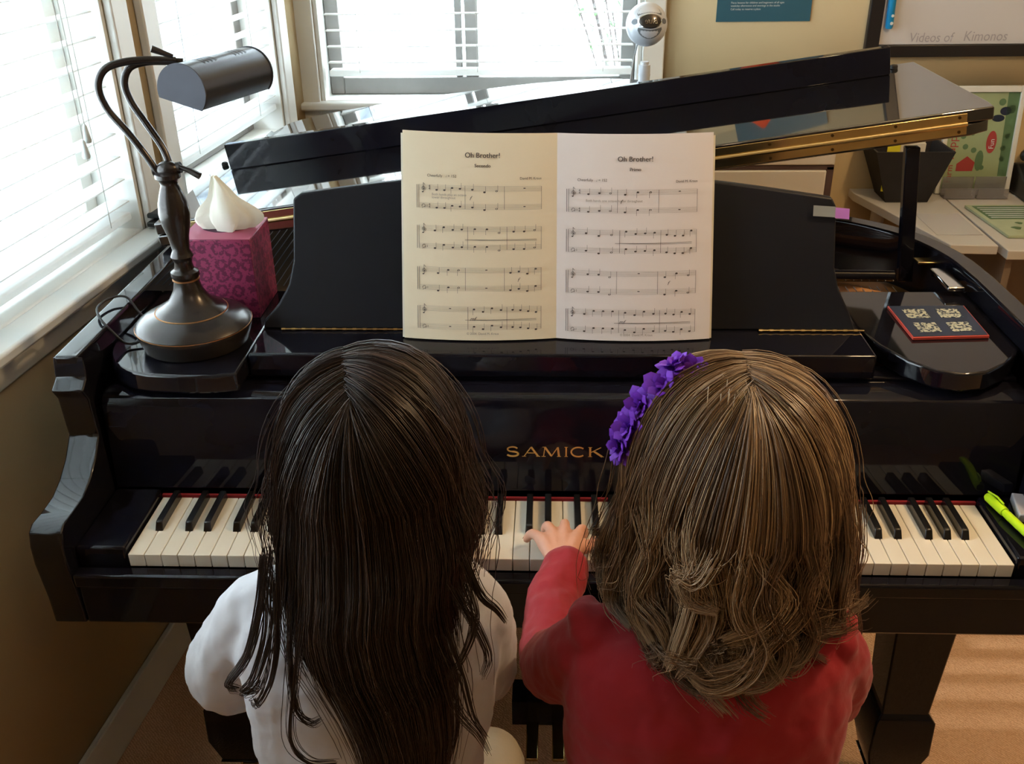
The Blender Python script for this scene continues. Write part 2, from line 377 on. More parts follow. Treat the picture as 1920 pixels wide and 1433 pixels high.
def window(n, T, W, sill_z, sill_out, label, mull=(), sash='sash'):
    s0, s1, z0, z1 = W; cw = 0.062
    e = bpy.data.objects.new('window_%d' % n, None); COL.objects.link(e); e['kind'] = 'structure'
    c = T((s0 + s1) / 2, 0, z0); e.location = c; e['label'] = label
    mb = MB()
    mb.box(s0 - cw, s0, 0.0, 0.018, z0 - 0.04, z1 + cw, T=T); mb.box(s1, s1 + cw, 0.0, 0.018, z0 - 0.04, z1 + cw, T=T); mb.box(s0, s1, 0.0, 0.018, z1, z1 + cw, T=T)
    mb.box(s0 - cw, s1 + cw, 0.0, 0.015, sill_z - 0.085, sill_z - 0.022, T=T)
    obj('window_casing', mb, 'trim', e, bevel=0.004)
    mb = MB(); mb.box(s0 + 0.001, s0 + 0.012, -0.139, 0.001, z0, z1, T=T); mb.box(s1 - 0.012, s1 - 0.001, -0.139, 0.001, z0, z1, T=T); mb.box(s0 + 0.012, s1 - 0.012, -0.139, 0.001, z1 - 0.012, z1 - 0.001, T=T)
    obj('window_jamb', mb, 'trim', e)
    obj('window_sill', MB().box(s0 - cw - 0.02, s1 + cw + 0.02, -0.0, sill_out, sill_z - 0.022, sill_z, T=T).box(s0 + 0.001, s1 - 0.001, -0.139, 0.0, sill_z - 0.022, sill_z, T=T), 'trim', e, bevel=0.006)
    mb = MB()
    for a, b in ((s0 + 0.013, s0 + 0.055), (s1 - 0.055, s1 - 0.013)): mb.box(a, b, -0.125, -0.085, sill_z + 0.001, z1 - 0.013, T=T)
    for a, b in mull: mb.box(a, b, -0.124, -0.086, sill_z + 0.0505, z1 - 0.0605, T=T)
    mb.box(s0 + 0.055, s1 - 0.055, -0.125, -0.085, sill_z + 0.001, sill_z + 0.05, T=T); mb.box(s0 + 0.055, s1 - 0.055, -0.125, -0.085, z1 - 0.06, z1 - 0.013, T=T)
    obj('window_sash', mb, sash, e, bevel=0.003)
    obj('window_pane', MB().box(s0 + 0.05, s1 - 0.05, -0.108, -0.104, sill_z + 0.04, z1 - 0.05, T=T), 'glass', e)
    return e
window(1, LW, W1, 0.948, 0.060, 'large near window in the left wall', sash='trim')  # sash kept white, overexposed daylight put into its colour
window(2, LW, W2, 0.948, 0.060, 'narrower far window in the left wall')
window(3, BW, W3, 0.985, 0.045, 'window in the back wall behind the piano', mull=((-0.305, -0.285), (-0.275, -0.235)))
window(4, BW, W4, 1.50, 0.03, 'unseen added window that lets in the sun for the floor stripes')  # added out of view only to pass sunlight to the carpet

def blind(T, s0, s1, zb, zt, label, tilt=4.0, dz=0.0445, wid=0.05, off=-0.034, cords=(), tassels=()):
    e = thing('window_blind', label, 'window blind', T((s0 + s1) / 2, off, zb), 'white slatted blinds in the windows')
    mb = MB(); z = zb + 0.035; t = math.radians(tilt)
    while z < zt - 0.03:
        for i in range(4):   # gently crowned slat
            u0, u1 = -wid / 2 + wid * i / 4, -wid / 2 + wid * (i + 1) / 4
            def pz(u): return z + u * math.tan(t) + 0.0022 * (1 - (2 * u / wid) ** 2)
            mb.add([T(s, off + u, pz(u) + h) for h in (0, 0.0026) for s, u in ((s0, u0), (s1, u0), (s1, u1), (s0, u1))],
                   [(3, 2, 1, 0), (4, 5, 6, 7), (0, 1, 5, 4), (1, 2, 6, 5), (2, 3, 7, 6), (3, 0, 4, 7)])
        z += dz
    obj('slats', mb, 'blind', e, smooth=20)
    obj('bottom_rail', MB().box(s0, s1, off - wid / 2, off + wid / 2, zb, zb + 0.017, T=T), 'blind', e, bevel=0.004)
    obj('headrail', MB().box(s0, s1, off - wid / 2, off + wid / 2 + 0.01, zt - 0.04, zt - 0.001, T=T), 'blind', e, bevel=0.003)
    mb = MB()
    for c in cords:
        for u in (-wid / 2 - 0.001, wid / 2 + 0.001): mb.tube([T(c, off + u, zb + 0.01), T(c, off + u, zt - 0.03)], 0.0008, 5)
    if cords: obj('ladder_cord', mb, 'cord', e)
    for c, zz in tassels:
        obj('pull_cord', MB().tube([T(c, off + 0.034, zz + 0.03), T(c, off + 0.030, zt - 0.03)], 0.0009, 5), 'cord', e)
        p = T(c, off + 0.034, zz); obj('tassel', MB().lathe([(0.001, 0.034), (0.0035, 0.030), (0.0055, 0.016), (0.0075, 0.004), (0.006, 0), (0.001, -0.001)], p, 12), 'tassel', e)
    return e
blind(LW, 1.075, 2.44, 0.972, 2.26, 'white slatted blind in the near left window, behind the lamp', cords=(1.16, 1.75, 2.3), tassels=((1.205, 1.13), (1.19, 1.155)))
blind(LW, 0.215, 0.852, 1.005, 2.26, 'white slatted blind in the far left window beside the corner', cords=(0.34, 0.73))
blind(BW, -0.672, 0.215, 1.052, 2.26, 'white slatted blind in the back wall window behind the piano', cords=(-0.58, -0.235, 0.13))
blind(BW, 2.345, 3.035, 1.51, 2.05, 'unseen added shutter blind that cuts the sun into floor stripes', tilt=-14, dz=0.10, wid=0.085, off=-0.045)  # invented blind, its slats set to cut the sun into stripes

# ------------------------------------------------------------------ outside
struct('ground_outside', MB().box(-14, 14, -8, 18, -0.65, -0.6), 'lawn')
tag(obj('neighbor_house', MB().box(-2.75, -1.78, 5.2, 7.0, -0.6, 1.9).prism([(-2.9, 1.9), (-1.7, 1.9), (-2.3, 2.6)], 5.1, 7.1, axis='y'), 'siding'), 'grey blue house seen through the far left window blind', 'house')
def shrub(loc, h, n, label):
    e = thing('garden_shrub', label, 'shrub', loc, 'shrubs outside the back window'); st = MB(); lf = MB(); L = Vector(loc)
    for i in range(16):
        a = rnd(0, 6.28); tip = L + Vector((math.cos(a) * rnd(.1, .5), math.sin(a) * rnd(.1, .3), h * rnd(.5, 1)))
        st.tube(catmull([L + Vector((math.cos(a) * .03, math.sin(a) * .03, 0)), L * .5 + tip * .5 + Vector((0, 0, .1)), tip], 4), [0.012] * 4 + [0.006] * 5, 5)
        for k in range(n):
            q = rnd(.35, 1.05); c = L.lerp(tip, q) + Vector((rnd(-.1, .1), rnd(-.1, .1), rnd(-.06, .08)))
            d = Vector((rnd(-1, 1), rnd(-1, 1), rnd(-.6, .6))).normalized() * 0.04; w = d.cross(Vector((0, 0, 1))).normalized() * 0.013
            lf.add([c - d, c + w, c + d, c - w], [(0, 1, 2, 3)])
    obj('stems', st, 'bark', e); obj('foliage', lf, 'leafo', e, smooth=None)
shrub((0.55, 5.2, -0.6), 2.6, 30, 'leafy shrub outside the back window')
shrub((1.15, 5.6, -0.6), 3.0, 26, 'taller leafy shrub outside the back window near its right edge')

# ------------------------------------------------------------------ grand piano
piano = thing('grand_piano', 'black lacquered grand piano with raised lid and folded front flap', 'piano', (0, 0, 0))
HW = 0.73
def rimline(inset=0.0, tail=0.0):
    pts = [(0.715, 0.45), (0.706, 0.56), (0.668, 0.67), (0.60, 0.75), (0.50, 0.82), (0.40, 0.90), (0.32, 1.01), (0.275, 1.14), (0.22, 1.28), (0.11, 1.41), (-0.08, 1.49), (-0.35, 1.52), (-0.60, 1.50), (-0.70, 1.45), (-0.728, 1.36)]
    c = catmull([(a, b, 0) for a, b in pts], 4); out = []
    for i, p in enumerate(c):
        t = (c[min(i + 1, len(c) - 1)] - c[max(i - 1, 0)]).normalized(); nrm = Vector((-t.y, t.x, 0))
        out.append((p.x + nrm.x * inset, p.y + nrm.y * inset))
    return out
outer = [(0.715, 0.145)] + rimline(0) + [(-HW, 0.145)]
inner = [(0.715 - 0.036, 0.145)] + rimline(0.036) + [(-HW + 0.036, 0.145)]
mb = MB(); n = len(outer)
vs = [(x, y, z) for z in (0.62, 0.978) for (x, y) in outer] + [(x, y, z) for z in (0.62, 0.978) for (x, y) in inner]
fs = []
for i in range(n - 1):
    fs += [(i, i + 1, n + i + 1, n + i), (2 * n + i + 1, 2 * n + i, 3 * n + i, 3 * n + i + 1), (n + i, n + i + 1, 3 * n + i + 1, 3 * n + i), (i + 1, i, 2 * n + i, 2 * n + i + 1)]
for i, w in ((0, 1), (n - 1, -1)): 
    q = (i, n + i, 3 * n + i, 2 * n + i); fs.append(q if w > 0 else q[::-1])
mb.add(vs, fs)
obj('rim', mb, 'polish', piano, bevel=0.004, seg=3)
inn = [p for p in inner if p[1] > 0.42]
inn = [(inner[0][0], 0.47)] + [p for p in inner if p[1] > 0.48] + [(inner[-1][0], 0.47)]
obj('iron_plate', MB().prism(inn, 0.868, 0.880), 'plate', piano)
obj('bottom_board', MB().prism([(outer[0][0] - .02, 0.16)] + [(x * .985, y * .985) for x, y in outer[2:-1]] + [(-HW + .02, 0.16)], 0.63, 0.66), 'satin', piano)
sb = MB()
for i in range(90):
    x = -0.66 + i * 0.0142
    yend = 1.36 - max(0, (x + 0.2)) * 1.10
    sb.box(x - 0.0006, x + 0.0006, 0.60, yend, 0.902, 0.9032)
o = obj('strings', sb, 'steel', piano); o['kind'] = 'stuff'
pn = MB()
for r_ in range(3):
    for i in range(80):
        x = -0.655 + i * 0.0164 + r_ * 0.005; pn.box(x - 0.0025, x + 0.0025, 0.50 + r_ * 0.022, 0.505 + r_ * 0.022, 0.881, 0.912)
o = obj('tuning_pins', pn, 'steel', piano); o['kind'] = 'stuff'
obj('pin_block', MB().box(-0.69, 0.675, 0.33, 0.47, 0.80, 0.892), 'wood', piano, bevel=0.004)
obj('tenor_bridge', MB().tube(catmull([(-0.35, 0.95, 0.892), (-0.05, 0.93, 0.892), (0.25, 0.76, 0.892), (0.50, 0.62, 0.892), (0.64, 0.53, 0.892)], 6), 0.012, 8), 'wood', piano)
obj('treble_strut', MB().tube([(0.40, 0.60, 0.925), (0.60, 0.595, 0.925)], 0.011, 12), 'ebony', piano)
obj('strut_ferrule', MB().tube([(0.385, 0.601, 0.925), (0.435, 0.600, 0.925)], 0.0135, 14), 'brass', piano)['label'] = 'brass ferrule'

# arms and front
prof = [(0.147, 0.978), (0.141, 0.945), (0.122, 0.934), (0.134, 0.915), (0.138, 0.852), (0.132, 0.846), (0.112, 0.826), (0.085, 0.809), (0.055, 0.798), (0.020, 0.796), (-0.008, 0.797), (-0.020, 0.790), (-0.026, 0.770), (-0.027, 0.741), (-0.019, 0.675), (-0.018, 0.630), (0.147, 0.630)]
for x0, x1 in ((-HW - 0.003, -0.686), (0.672, 0.718)):
    obj('arm', MB().prism(prof, x0, x1, axis='x'), 'polish', piano, bevel=0.005, seg=3)
for x0, x1 in ((-0.6855, -0.6145), (0.6145, 0.6715)):
    obj('cheek_block', MB().box(x0, x1, 0.0, 0.148, 0.70, 0.752), 'ebony', piano, bevel=0.004)
obj('key_bed', MB().box(-0.6855, 0.6715, -0.018, 0.60, 0.630, 0.698), 'ebony', piano, bevel=0.004)
obj('key_slip', MB().box(-0.6855, 0.6715, -0.026, -0.004, 0.699, 0.722), 'ebony', piano, bevel=0.004)
# fallboard with rolled top
fb = [(0.148, 0.752), (0.158, 0.752), (0.164, 0.80), (0.172, 0.875), (0.186, 0.890), (0.222, 0.892), (0.222, 0.906), (0.180, 0.907), (0.166, 0.902), (0.159, 0.888), (0.153, 0.80)]
obj('fallboard', MB().prism(fb, -0.6845, 0.6705, axis='x'), 'ebony', piano, bevel=0.0025)
obj('felt_strip', MB().box(-0.6135, 0.6135, 0.1425, 0.1475, 0.738, 0.7435), 'felt', piano)['label'] = 'thin red felt strip'
obj('front_rail', MB().box(-0.6845, 0.6705, 0.2225, 0.262, 0.86, 0.9115), 'ebony', piano, bevel=0.003)

# maker's name, built of stroked serif letters
def fbp(u, v): # u along x, v up the fallboard from z=.80
    return (u, 0.1530 + v * 0.068 - 0.0009, 0.80 + v)
def stroke(mb, a, b, w):
    d = Vector((b[0] - a[0], b[1] - a[1])); d.normalize(); nx, ny = -d.y * w / 2, d.x * w / 2
    q = [(a[0] + nx, a[1] + ny), (a[0] - nx, a[1] - ny), (b[0] - nx, b[1] - ny), (b[0] + nx, b[1] + ny)]
    mb.quad(*[fbp(*p) for p in q])
def arc(mb, cx, cy, rx, ry, a0, a1, w, n=14):
    P = [(cx + rx * math.cos(math.radians(a0 + (a1 - a0) * i / n)), cy + ry * math.sin(math.radians(a0 + (a1 - a0) * i / n))) for i in range(n + 1)]
    for i in range(n): stroke(mb, P[i], P[i + 1], w)
lg = MB(); H = 0.0155; x = -0.083; TK, TN = 0.0030, 0.0014; B0 = 0.012
def serif(cx, y, w=0.006): stroke(lg, (cx - w / 2, y), (cx + w / 2, y), 0.0009)
# S
arc(lg, x + 0.008, B0 + H * .75, 0.0075, H * .25, 20, 270, TK * .8); arc(lg, x + 0.008, B0 + H * .25, 0.0085, H * .25, 90, -160, TK)
# A
x = -0.058; stroke(lg, (x, B0), (x + 0.0105, B0 + H), TN); stroke(lg, (x + 0.0105, B0 + H), (x + 0.021, B0), TK); stroke(lg, (x + 0.005, B0 + H * .36), (x + 0.017, B0 + H * .36), TN); serif(x, B0); serif(x + 0.021, B0)
# M
x = -0.029; stroke(lg, (x, B0), (x + 0.002, B0 + H), TN); stroke(lg, (x + 0.002, B0 + H), (x + 0.0115, B0 + 0.001), TK); stroke(lg, (x + 0.0115, B0), (x + 0.021, B0 + H), TN); stroke(lg, (x + 0.021, B0 + H), (x + 0.023, B0), TK); serif(x, B0); serif(x + 0.023, B0); serif(x + 0.001, B0 + H, .005)
# I
x = 0.0045; stroke(lg, (x, B0), (x, B0 + H), TK * .7); serif(x, B0, .005); serif(x, B0 + H, .005)
# C
arc(lg, 0.0225, B0 + H / 2, 0.0105, H / 2, 45, 315, TK * .8, 18)
# K
x = 0.040; stroke(lg, (x, B0), (x, B0 + H), TK); stroke(lg, (x, B0 + H * .42), (x + 0.016, B0 + H), TN); stroke(lg, (x + 0.005, B0 + H * .6), (x + 0.018, B0), TK); serif(x, B0); serif(x, B0 + H); serif(x + 0.018, B0, .005)
obj('maker_name', lg, 'gold', piano, smooth=None)['label'] = 'gold lettering reading SAMICK'

# keys
wk = MB().box(-0.01128, 0.01128, 0.0, 0.1415, 0.7195, 0.740); P0 = 1.225 / 52
pr = [(0.0, 0.730), (0.006, 0.7402), (0.012, 0.7525), (0.0165, 0.7535), (0.092, 0.7535), (0.092, 0.730)]
bk = MB(); n6 = len(pr)
vs = [(s * (0.0057 if z < 0.741 else 0.0046), 0.0495 + y, z) for s in (-1, 1) for y, z in pr]
bk.add(vs, [tuple(range(n6)), tuple(range(n6, 2 * n6))[::-1]] + [(i, i + n6, (i + 1) % n6 + n6, (i + 1) % n6) for i in range(n6)])
w0 = b0 = None
for i in range(52):
    x = -0.6125 + P0 * (i + 0.5)
    if w0 is None: w0 = obj('white_key', wk, 'ivory', piano, loc=(0, 0, 0), bevel=0.0009); o = w0
    else: o = w0.copy(); COL.objects.link(o); o.parent = piano
    o.location = (x, 0, 0)
    if i < 51 and 'ABCDEFG'[i % 7] in 'ACDFG':
        sh = {'A': 0.0015, 'C': -0.0018, 'D': 0.0018, 'F': -0.0022, 'G': 0}['ABCDEFG'[i % 7]]
        if b0 is None: b0 = obj('black_key', bk, 'blackkey', piano, loc=(0, 0, 0), bevel=0.0012); q = b0
        else: q = b0.copy(); COL.objects.link(q); q.parent = piano
        q.location = (x + P0 / 2 + sh, 0, 0)

# side shelves with rounded fronts, music tray and desk
lsh = [(-0.6930, 0.475), (-0.6930, 0.255)] + [(-0.585 - 0.108 * math.cos(a), 0.265 - 0.112 * math.sin(a)) for a in [math.radians(d) for d in range(10, 90, 10)]] + [(-0.55, 0.150), (-0.51, 0.151), (-0.4735, 0.160), (-0.4735, 0.475)]
rsh = [(0.4585, 0.475), (0.4585, 0.33), (0.474, 0.265), (0.500, 0.212), (0.530, 0.180), (0.565, 0.168), (0.602, 0.176), (0.640, 0.205), (0.6775, 0.250), (0.6775, 0.475)]
obj('side_shelf', MB().prism(lsh, 0.915, 0.945), 'polish', piano, bevel=0.004, seg=3)
obj('side_shelf', MB().prism(rsh, 0.915, 0.945), 'polish', piano, bevel=0.004, seg=3)
obj('music_tray', MB().box(-0.472, 0.457, 0.212, 0.475, 0.912, 0.951), 'ebony', piano, bevel=0.004, seg=3)
DT = math.tan(math.radians(22.0))
def desk_outline():
    R = [(0.448, 0.0), (0.436, 0.03), (0.420, 0.06), (0.413, 0.09), (0.412, 0.175), (0.405, 0.188)]
    L = [(-0.405, 0.196), (-0.418, 0.188), (-0.420, 0.10), (-0.428, 0.065), (-0.446, 0.035), (-0.468, 0.012), (-0.470, 0.0)]
    top = [(0.405 - 0.81 * i / 16, 0.188 + 0.008 * i / 16 + 0.034 * math.sin(math.pi * i / 16)) for i in range(1, 16)]
    return R + top + L
def dk(u, w, h): return (u, 0.300 + h * DT * math.cos(math.radians(22)) + w, 0.9515 + h)
obj('music_desk', MB().add([dk(u, w, h) for w in (0.0, 0.013) for u, h in desk_outline()],
    (lambda n: [tuple(range(n)), tuple(range(n, 2 * n))[::-1]] + [(i, i + n, (i + 1) % n + n, (i + 1) % n) for i in range(n)])(len(desk_outline()))), 'satin', piano, bevel=0.003, seg=3)
mb = MB()
for x0, x1 in ((-0.44, -0.20), (0.30, 0.46)):
    mb.tube([(x0, 0.296, 0.9535), (x1, 0.296, 0.9535)], 0.0016, 6)
    k = x0
    while k < x1: mb.tube([(k, 0.296, 0.9535), (k + 0.006, 0.296, 0.9535)], 0.0026, 6); k += 0.016
obj('desk_hinge', mb, 'brass', piano)['label'] = 'brass hinge along the foot of the music desk'

# lid: main panel, folded flap, lip, hinge, prop
AL = math.radians(7.9); LC, LS = math.cos(AL), math.sin(AL)
def LD(u, y, w): return (-HW + u * LC - w * LS, y, 0.984 + u * LS + w * LC)
lid_out = [(0.0, 0.585), (1.425, 0.585), (1.46, 0.60)] + [((x + HW + 0.012) / LC, y + 0.012) for x, y in rimline(0) if y > 0.63] + [(0.0, 1.40)]
obj('lid', MB().prism(lid_out, 0.0, 0.021, T=LD), 'lacquer', piano, bevel=0.003, seg=3)
obj('lid_flap', MB().prism([(0.0, 0.585), (1.462, 0.585), (1.466, 0.62), (1.466, 1.005), (0.0, 1.005)], 0.0225, 0.0445, T=LD), 'lacquer', piano, bevel=0.003, seg=3)
obj('flap_lip', MB().box(0.046, 1.392, 0.915, 0.935, 0.045, 0.098, T=LD), 'ebony', piano, bevel=0.0015)
hg = MB(); hg.box(0.03, 1.418, 0.5825, 0.5845, 0.0045, 0.0195, T=LD); hg.box(0.03, 1.418, 0.5825, 0.5845, 0.0245, 0.0395, T=LD)
hg.tube([LD(0.03, 0.581, 0.022), LD(1.418, 0.581, 0.022)], 0.0038, 10)
hinge = obj('piano_hinge', hg, 'brass', piano, bevel=0.0005); hinge['label'] = 'long brass piano hinge'
sc = MB()
for i in range(14):
    for w in (0.010, 0.034): sc.lathe([(0.0026, -0.0006), (0.0026, 0.0006)], LD(0.06 + i * 0.1035, 0.582, w), 10, axis=(0, -1, 0))
obj('hinge_screws', sc, 'screw', hinge)
for u in (0.018, 1.414): obj('bumper', MB().lathe([(0.007, 0), (0.007, 0.006), (0.005, 0.008)], LD(u, 0.965, 0.0445), 14), 'rubber', piano)
obj('lid_prop', MB().add([Vector(b) + Vector((dx, dy, 0)) for b in ((0.622, 0.598, 0.915), (0.596, 0.605, 1.158)) for dx, dy in ((-.0125, -.008), (.0125, -.008), (.0125, .008), (-.0125, .008))],
    [(3, 2, 1, 0), (4, 5, 6, 7), (0, 1, 5, 4), (1, 2, 6, 5), (2, 3, 7, 6), (3, 0, 4, 7)]), 'ebony', piano, bevel=0.002)
obj('prop_bracket', MB().box(0.632, 0.672, 0.575, 0.600, 0.955, 0.959), 'brass', piano, bevel=0.001)['label'] = 'brass prop bracket'
obj('lid_latch', MB().box(0.640, 0.668, 0.45, 0.54, 0.955, 0.962), 'chrome', piano, bevel=0.002)['label'] = 'chrome latch plate on the inside of the rim'

# legs
def leg(cx, cy):
    mb = MB()
    def ring(z, hx, hy): return [(cx - hx, cy - hy, z), (cx + hx, cy - hy, z), (cx + hx, cy + hy, z), (cx - hx, cy + hy, z)]
    R = [ring(0.629, .060, .055), ring(0.60, .058, .053), ring(0.24, .042, .040), ring(0.225, .053, .050), ring(0.15, .055, .052), ring(0.085, .040, .038)]
    vs = sum(R, []); k = len(R)
    fs = [(i * 4 + j, i * 4 + (j + 1) % 4, (i + 1) * 4 + (j + 1) % 4, (i + 1) * 4 + j) for i in range(k - 1) for j in range(4)] + [(0, 1, 2, 3), tuple((k - 1) * 4 + j for j in (3, 2, 1, 0))]
    mb.add(vs, [f[::-1] for f in fs]); o = obj('leg', mb, 'ebony', piano, bevel=0.003)
    obj('caster', MB().tube([(cx - .012, cy, .030), (cx + .012, cy, .030)], 0.030, 18).box(cx - .018, cx - .013, cy - .012, cy + .012, .02, .086).box(cx + .013, cx + .018, cy - .012, cy + .012, .02, .086).box(cx - .018, cx + .018, cy - .012, cy + .012, .062, .086), 'brass', o)
leg(0.618, 0.25); leg(-0.60, 0.25); leg(-0.25, 1.30)
lyre = MB(); lyre.box(-0.09, 0.09, 0.30, 0.36, 0.10, 0.16)
for s in (-1, 1): lyre.tube([(s * .05, .33, .16), (s * .06, .33, .629)], 0.012, 10)
lyre_o = obj('pedal_lyre', lyre, 'ebony', piano)
for x in (-.05, 0, .05): obj('pedal', MB().box(x - .012, x + .012, 0.21, 0.31, 0.10, 0.108), 'brass', lyre_o, bevel=0.003)

# ------------------------------------------------------------------ piano bench
bench = thing('piano_bench', 'black leather duet bench under the two seated girls', 'bench', (-0.05, -0.30, 0))
def bn(x, y, z): 
    c, s = math.cos(-0.07), math.sin(-0.07); return (-0.04 + c * x - s * y, -0.305 + s * x + c * y, z)
obj('cushion', MB().box(-0.48, 0.48, -0.155, 0.155, 0.375, 0.430, T=bn), 'leather', bench, bevel=0.02, seg=4)
obj('apron', MB().box(-0.46, 0.46, -0.14, 0.14, 0.31, 0.374, T=bn), 'satin', bench, bevel=0.004)
for sx in (-1, 1):
    for sy in (-1, 1):
        q = bn(sx * .43, sy * .12, 0); obj('leg', MB().lathe([(0.016, 0), (0.020, .01), (0.026, .20), (0.020, .24), (0.032, .28), (0.032, .309)], (q[0], q[1], 0), 18), 'satin', bench)

# ------------------------------------------------------------------ piano lamp
lx, ly, lz = -0.566, 0.268, 0.945
lamp = thing('piano_lamp', 'dark bronze desk lamp with twin curved arms and half-round shade', 'lamp', (lx, ly, lz))
obj('base', MB().lathe([(0.070, 0.0005), (0.078, 0.002), (0.0795, 0.006), (0.0850, 0.022), (0.0870, 0.030), (0.0868, 0.034), (0.082, 0.040), (0.070, 0.047), (0.056, 0.052), (0.053, 0.054), (0.050, 0.058), (0.040, 0.063), (0.030, 0.072), (0.0215, 0.087), (0.0185, 0.100), (0.0185, 0.108), (0.001, 0.1085)], (lx, ly, lz), 64), 'bronze', lamp)
mb = MB()
for r_, z_, t_ in ((0.0874, 0.0325, 0.0010), (0.0545, 0.0535, 0.0009), (0.0200, 0.104, 0.0013)):
    mb.lathe([(r_ - 0.002, z_ - t_), (r_, z_ - t_ * .5), (r_, z_ + t_ * .5), (r_ - 0.002, z_ + t_)], (lx, ly, lz), 64)
obj('copper_rings', mb, 'copper', lamp)['label'] = 'rubbed copper edging rings'
obj('stem', MB().lathe([(0.0185, 0.105), (0.021, 0.110), (0.0205, 0.116), (0.0145, 0.120), (0.0125, 0.130), (0.0150, 0.137), (0.0165, 0.140), (0.0150, 0.144), (0.0125, 0.150), (0.0150, 0.170), (0.0205, 0.190), (0.0225, 0.205), (0.0205, 0.222), (0.0155, 0.238), (0.0120, 0.248), (0.0135, 0.254), (0.0180, 0.258), (0.0180, 0.264), (0.013, 0.267), (0.001, 0.268)], (lx, ly, lz), 36), 'bronze', lamp)
TZ = lz + 0.262
arms_ = (([(lx - .012, ly, TZ), (-0.592, .268, 1.235), (-0.612, .268, 1.268), (-0.634, .268, 1.300), (-0.640, .268, 1.330), (-0.628, .272, 1.352), (-0.603, .28, 1.360), (-0.570, .290, 1.361), (-0.538, .300, 1.358)]),
         ([(lx + .006, ly + .004, TZ), (-0.570, .280, 1.240), (-0.590, .285, 1.275), (-0.608, .290, 1.305), (-0.613, .292, 1.330), (-0.603, .295, 1.350), (-0.58, .298, 1.357), (-0.555, .302, 1.357), (-0.530, .306, 1.355)]))
for A in arms_: obj('arm', MB().tube(catmull(A, 6), 0.0052, 12), 'bronze', lamp)
kn = obj('joint', MB().ell((lx + .002, ly, TZ + .008), (.016, .012, .012)).tube([(lx - .02, ly + .003, TZ + .004), (lx + .02, ly + .003, TZ + .010)], 0.008, 12), 'bronze', lamp)
obj('wing_screw', MB().tube([(lx + .018, ly, TZ + .012), (lx + .034, ly - .002, TZ + .006), (lx + .048, ly - .004, TZ - .001)], [.003, .0042, .0052], 10), 'bronze', lamp)
obj('shade_screw', MB().tube([(-0.536, .285, 1.366), (-0.560, .275, 1.378)], [.003, .005], 10), 'bronze', lamp)
# half-round shade
SH0, SH1 = Vector((-0.519, 0.250, 1.326)), Vector((-0.474, 0.428, 1.320)); ax = (SH1 - SH0).normalized(); side = ax.cross(Vector((0, 0, 1))).normalized(); upv = side.cross(ax)
rot = math.radians(-14)
sd_, uv_ = side * math.cos(rot) + upv * math.sin(rot), -side * math.sin(rot) + upv * math.cos(rot)
def shade_pt(t, a, r): return SH0.lerp(SH1, t) + sd_ * (math.cos(a) * r) + uv_ * (math.sin(a) * r)
mb = MB(); N = 28; Rs = 0.036
A_ = [math.radians(-28 + 236 * i / N) for i in range(N + 1)]
vs = [shade_pt(t, a, r) for r in (Rs, Rs - 0.0018) for t in (0, 1) for a in A_]; k = N + 1
fs = []
for i in range(N):
    fs += [(i, i + 1, k + i + 1, k + i), (2 * k + i + 1, 2 * k + i, 3 * k + i, 3 * k + i + 1), (i + 1, i, 2 * k + i, 2 * k + i + 1), (k + i, k + i + 1, 3 * k + i + 1, 3 * k + i)]
fs += [(0, k, 3 * k, 2 * k), (N + k, N, 2 * k + N, 3 * k + N)]
mb.add(vs, fs)
for t, s in ((-0.004, 1), (1.004, -1)):
    a_ = [shade_pt(t, a, Rs + 0.001) for a in A_]; b_ = [shade_pt(t + 0.012 * s, a, Rs + 0.001) for a in A_]
    mb.add(a_ + b_, [tuple(range(k)) if s < 0 else tuple(range(k))[::-1], tuple(range(k, 2 * k)) if s > 0 else tuple(range(k, 2 * k))[::-1]] + [(i, i + 1, k + i + 1, k + i) for i in range(N)] + [(N, 0, k, k + N)], 1)
shade = obj('lamp_shade', mb, ['pewter', mat('shade_end', (0.05, 0.052, 0.065), 0.6, metal=0.3, spec=0.3, var=0.1)], lamp, smooth=50)
sl = MB()
for t0 in (0.22, 0.66):
    for j in range(4):
        t = t0 + j * 0.05
        P = [shade_pt(t, math.radians(d), Rs + 0.0006) for d in range(78, 122, 6)]; Q = [shade_pt(t + 0.012, math.radians(d), Rs + 0.0006) for d in range(78, 122, 6)]
        for i in range(len(P) - 1): sl.quad(P[i], P[i + 1], Q[i + 1], Q[i])
obj('vent_slots', sl, 'rubber', shade, smooth=None)
obj('bulb', MB().tube([SH0.lerp(SH1, .25), SH0.lerp(SH1, .85)], 0.010, 14), mat('unlit_bulb', (0.75, 0.75, 0.72), 0.2, var=0.02), lamp)
cord = MB().tube(catmull([(lx - 0.08, ly - 0.015, 0.951), (-0.668, 0.245, 0.952), (-0.690, 0.250, 0.972), (-0.708, 0.262, 0.985), (-0.728, 0.30, 0.987), (-0.722, 0.335, 0.988), (-0.70, 0.345, 0.986), (-0.680, 0.335, 0.965), (-0.655, 0.318, 0.950)], 8), 0.0020, 8)
obj('power_cord', cord, 'rubber', lamp)['label'] = 'thin black cord looping over the piano rim'

